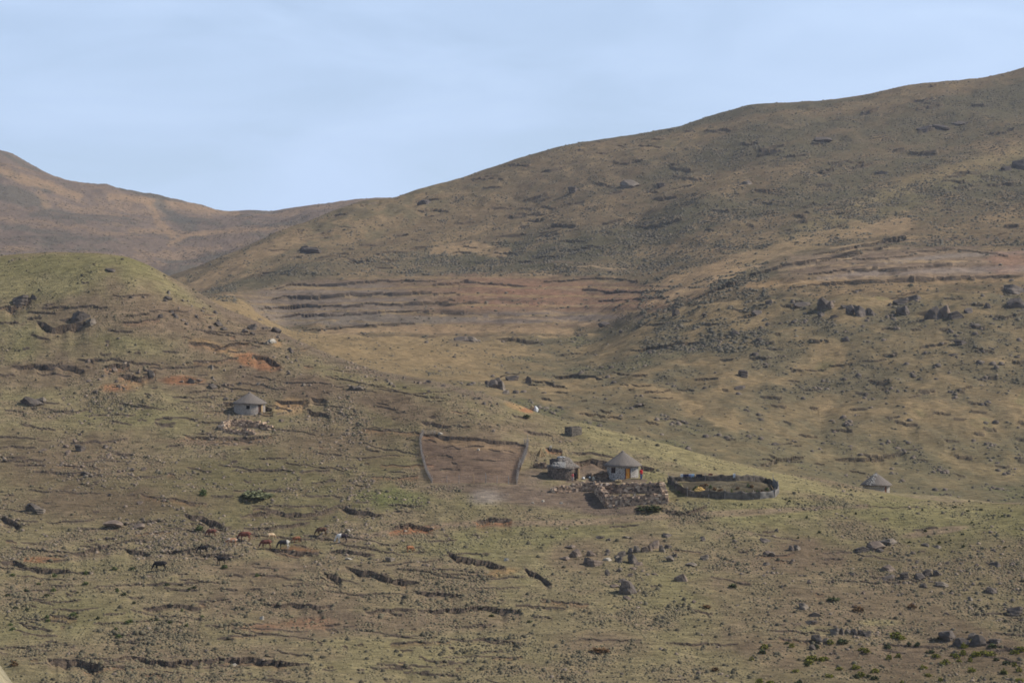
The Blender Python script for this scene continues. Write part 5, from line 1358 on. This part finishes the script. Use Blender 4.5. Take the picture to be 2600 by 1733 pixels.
def bush(u, v, wpx, hpx, kind, label, group=None, layer='A'):
    g = hit(u, v, layer); k = ppm(g.y); o = bpy.data.objects.new('shrub', rnd.choice(kind)); COL.objects.link(o)
    o.location = g; o.scale = (wpx/k, wpx/k*.9, hpx/k); o.rotation_euler = (0, 0, rnd.uniform(0, 6.28)); tag(o, label, 'shrub', group); return o
bush(505, 1347, 24, 16, BG, 'bright green bush beside the deep red cow'); bush(650, 1264, 84, 18, [bush_data(31, 260, (.22, .225, .12), (.15, .155, .085))], 'wide low green thicket in the middle of the left slope'); bush(516, 1258, 20, 20, BG, 'green bush left of the wide thicket')
bush(570, 1443, 20, 12, BG, 'green tuft in front of the black cow with raised head'); bush(652, 1463, 12, 10, BG, 'small green tuft right of the black cow with raised head'); bush(1648, 1296, 74, 18, BD, 'dark green weeds under the front of the stone pen')
bush(2180, 1552, 34, 18, BR_, 'larger rust brown bush above the serrated rocks'); bush(2315, 1544, 26, 13, BR_, 'smaller rust brown bush right of the larger one'); bush(1794, 1545, 24, 12, BR_, 'rust brown bush left of the sandy patch'); bush(36, 1690, 24, 18, BR_, 'rust brown bush in the lower left corner'); bush(1815, 1702, 20, 12, BR_, 'small orange brown bush at the bottom')
bush(1524, 1656, 60, 14, BR_, 'wide brown heather clump at the bottom middle'); bush(2276, 1620, 34, 18, BY, 'yellow green bush right of the serrated rocks'); bush(2115, 1524, 38, 12, BD, 'grey green bush above the cracked rock'); bush(1860, 1490, 26, 12, BD, 'dark green bush on the right slope'); bush(1338, 1060, 22, 10, BD, 'dark bush on the crest under the white tank')
bush(1344, 1580, 14, 8, BD, 'little dark bush on the lower middle slope'); bush(1248, 1565, 16, 9, BD, 'little dark bush beneath the long middle scar')
for i in range(88):
    u = rnd.uniform(1900, 2590); v = rnd.uniform(1620, 1740)
    if rnd.random() > (u-1800)/600+.2: continue
    bush(u, v, rnd.uniform(12, 30), rnd.uniform(8, 16), BY if rnd.random() < .75 else BD, 'yellow green shrub in the lower right scrub', 'shrubs of the lower right scrub')
for i in range(40):
    u = rnd.uniform(0, 520); v = rnd.uniform(1440, 1620)
    bush(u, v, rnd.uniform(9, 20), rnd.uniform(6, 11), BD if rnd.random() < .5 else BG, 'small dark green shrub on the lower left slope', 'shrubs of the lower left slope')
for i in range(26):
    u = rnd.uniform(1850, 2600); v = rnd.uniform(np.interp(u, *kn(*crestA))+5, 1400)
    bush(u, v, rnd.uniform(6, 13), rnd.uniform(5, 9), BD, 'little dark bush dotted over the grassy right slope', 'bushes of the grassy right slope')
for i in range(30):
    u = rnd.uniform(1715, 1950); v = np.interp(u, [1700, 1950], [1250, 1256])+rnd.uniform(-20, 6)
    bush(u, v, rnd.uniform(8, 15), rnd.uniform(6, 12), [bush_data(20, 120, (.17, .2, .06), (.08, .09, .03))] if i == 0 else (BG if rnd.random() < .45 else BR_), 'low vegetable plant inside the fenced garden', 'plants in the garden')

# ------------------------------------------------------------------ uncountable tufts, stones and scrub, each one mesh
def scatter(name, layer, n, w_fn, size, hts, c_a, c_b, label, cat, faces='tuft', vis=True, seed=1):
    R = np.random.RandomState(seed); r0, r1 = LAY[layer]
    jj0, jj1 = np.searchsorted(UU, -420), np.searchsorted(UU, 3020)
    # sample where the surface is seen, evenly over the picture of the slope
    Vs = V[r0:r1, jj0:jj1]; vis_m = Vs <= (np.minimum.accumulate(V[:r1, jj0:jj1], axis=0)[r0:r1] + 1.0)
    dV = np.abs(np.diff(V[r0:r1+1, jj0:jj1], axis=0)); wt = np.clip(dV, 0, 6)*vis_m*(Vs < 1860)*np.diff(UU)[None, jj0:jj1]*w_fn(U[r0:r1, jj0:jj1], Vs, r0, r1, jj0, jj1)
    if layer in 'BC': wt = wt*(1-.93*sst(.40, .56, colr[r0:r1, jj0:jj1].sum(-1)))
    p = (wt/wt.sum()).ravel(); pick = R.choice(len(p), n, p=p)
    ri = pick//(jj1-jj0)+r0; ji = pick % (jj1-jj0)+jj0
    fr_ = R.rand(n)
    px = X[ri, ji]*(1-fr_)+X[ri, ji+1]*fr_; py = D[ri, ji]*(1-fr_)+D[ri, ji+1]*fr_; pz = Z[ri, ji]*(1-fr_)+Z[ri, ji+1]*fr_
    ctr = np.stack([px, py, pz], -1)
    s = size[0]*(size[1]/size[0])**(R.rand(n)**1.6)
    hh = s*(hts[0]+(hts[1]-hts[0])*R.rand(n))
    m = 5
    a = R.rand(n)[:, None]*6.28+np.arange(m)[None]*6.283/m+R.rand(n, m)*.5
    low = np.stack([np.cos(a)*s[:, None]*.5*(.8+.4*R.rand(n, m)), np.sin(a)*s[:, None]*.5*(.8+.4*R.rand(n, m)), -.15*hh[:, None]+0*a], -1)
    up = np.stack([np.cos(a+.5)*s[:, None]*.42*(.7+.5*R.rand(n, m)), np.sin(a+.5)*s[:, None]*.42*(.7+.5*R.rand(n, m)), hh[:, None]*(.45+.35*R.rand(n, m))], -1)
    top = np.stack([(R.rand(n)-.5)*s*.3, (R.rand(n)-.5)*s*.3, hh], -1)[:, None]
    vs = np.concatenate([low, up, top], 1)+ctr[:, None]      # n, 11, 3
    F = []
    for k_ in range(m):
        k2_ = (k_+1) % m
        F += [(k_, k2_, m+k_), (k2_, m+k2_, m+k_), (m+k_, m+k2_, 2*m)]
    F = np.array(F); fs = (F[None]+np.arange(n)[:, None, None]*11).reshape(-1, 3)
    mv = len(vs)*11; me_ = bpy.data.meshes.new(name)
    me_.vertices.add(mv); me_.vertices.foreach_set('co', vs.reshape(-1).astype(np.float32))
    me_.loops.add(fs.size); me_.loops.foreach_set('vertex_index', fs.ravel().astype(np.int32))
    me_.polygons.add(len(fs)); me_.polygons.foreach_set('loop_start', (np.arange(len(fs))*3).astype(np.int32)); me_.polygons.foreach_set('loop_total', np.full(len(fs), 3, np.int32))
    me_.update(calc_edges=True)
    t = R.rand(n)[:, None]; base = np.array(c_a)*(1-t)+np.array(c_b)*t
    if cat == 'grass':      # tufts take much of the colour of the ground they grow from
        base = base*.55+.45*colr[ri, ji]
    cols = np.repeat(base[:, None], 11, 1)*(.85+.3*R.rand(n, 11, 1))
    ca_ = me_.color_attributes.new('Col', 'FLOAT_COLOR', 'POINT'); rg = np.ones((mv, 4), np.float32); rg[:, :3] = cols.reshape(-1, 3); ca_.data.foreach_set('color', rg.ravel())
    me_.materials.append(M_LEAF if cat != 'stones' else M_STONE)
    o = bpy.data.objects.new(name, me_); COL.objects.link(o); tag(o, label, cat, kind='stuff'); return o
def yard_free(u, v, *a):
    m = ((((u-1430)/250)**2+((v-1240)/48)**2) > 1)*1.0
    m = m*(1-((u > 1060) & (u < 1345) & (v > 1096) & (v < 1232))); m = m*(1-((u > 1690) & (u < 1985) & (v > 1195) & (v < 1275)))
    return m+.04
nzA = lambda u, v, r0, r1, j0, j1: np.exp(1.6*NZ1[r0:r1, j0:j1]+1.6*NZ2[r0:r1, j0:j1])+.08
scatter('grass_tufts', 'A', 88000, lambda u, v, *a: yard_free(u, v)*nzA(u, v, *a), (.16, .5), (.2, .4), (.15, .135, .08), (.235, .2, .12), 'tufty olive grass over the near hillside', 'grass', seed=3)
scatter('dark_tussocks', 'A', 8000, lambda u, v, *a: yard_free(u, v)*nzA(u, v, *a)*(1+2*(v > 1500)), (.18, .75), (.3, .6), (.075, .066, .045), (.15, .13, .085), 'dark low tussocks and heather over the near hillside', 'tussocks', seed=4)
scatter('loose_stones', 'A', 7500, lambda u, v, *a: yard_free(u, v)*np.clip(NZ1[a[0]:a[1], a[2]:a[3]]+.5*NZL[a[0]:a[1], a[2]:a[3]], .02, 2)*(.3+((u < 950) & (v > 750) & (v < 1420))*1.3+(u > 1600)*(v > 1350)*.35), (.12, .7), (.25, .5), (.12, .10, .08), (.27, .21, .155), 'loose grey and brown stones strewn over the near hillside', 'stones', seed=5)
scatter('spur_scrub', 'B', 9500, lambda u, v, *a: np.exp(2.6*NZ1[a[0]:a[1], a[2]:a[3]]+1.2*NZL[a[0]:a[1], a[2]:a[3]])*(.5+.9*(v < 1000)), (.2, 1.05), (.2, .4), (.085, .078, .06), (.16, .138, .098), 'dark scattered scrub over the middle spur', 'scrub', seed=6)
scatter('spur_stones', 'B', 1700, lambda u, v, *a: np.exp(4.5*NZ2[a[0]:a[1], a[2]:a[3]]+2*NZ1[a[0]:a[1], a[2]:a[3]]), (.3, 1.9), (.25, .5), (.10, .085, .07), (.2, .16, .125), 'grey stones strewn over the middle spur', 'stones', seed=7)
scatter('mountain_scrub', 'C', 62000, lambda u, v, *a: np.exp(1.3*NZF[a[0]:a[1], a[2]:a[3]]+2.0*NZ1[a[0]:a[1], a[2]:a[3]])*(1-.93*(((u > 600) & (u < 1620) & (v > 700)) | ((u > 1950) & (v > 625)))), (.4, 1.7), (.18, .42), (.085, .08, .06), (.175, .15, .11), 'dark scrub covering the mountain slope', 'scrub', seed=8)
scatter('far_scrub', 'D', 9000, lambda u, v, *a: np.clip(.3+NZ1[a[0]:a[1], a[2]:a[3]], .05, 2), (.8, 2.4), (.15, .3), (.10, .085, .07), (.17, .135, .10), 'dull scrub patches on the farthest hill', 'scrub', seed=9)

# ------------------------------------------------------------------ air
hb = MB(); hb.box((0, 1880, 110), (7600, 3900, 440))
hz = hb.build('haze', None); tag(hz, kind='stuff')
mh = bpy.data.materials.new('haze_air'); mh.use_nodes = True; t = mh.node_tree
for n in list(t.nodes):
    if n.type != 'OUTPUT_MATERIAL': t.nodes.remove(n)
pv = t.nodes.new('ShaderNodeVolumePrincipled'); pv.inputs['Color'].default_value = (.86, .9, 1.0, 1); pv.inputs['Density'].default_value = .00008
pv.inputs['Anisotropy'].default_value = .3
t.links.new(pv.outputs['Volume'], [n for n in t.nodes if n.type == 'OUTPUT_MATERIAL'][0].inputs['Volume'])
hz.data.materials.append(mh)
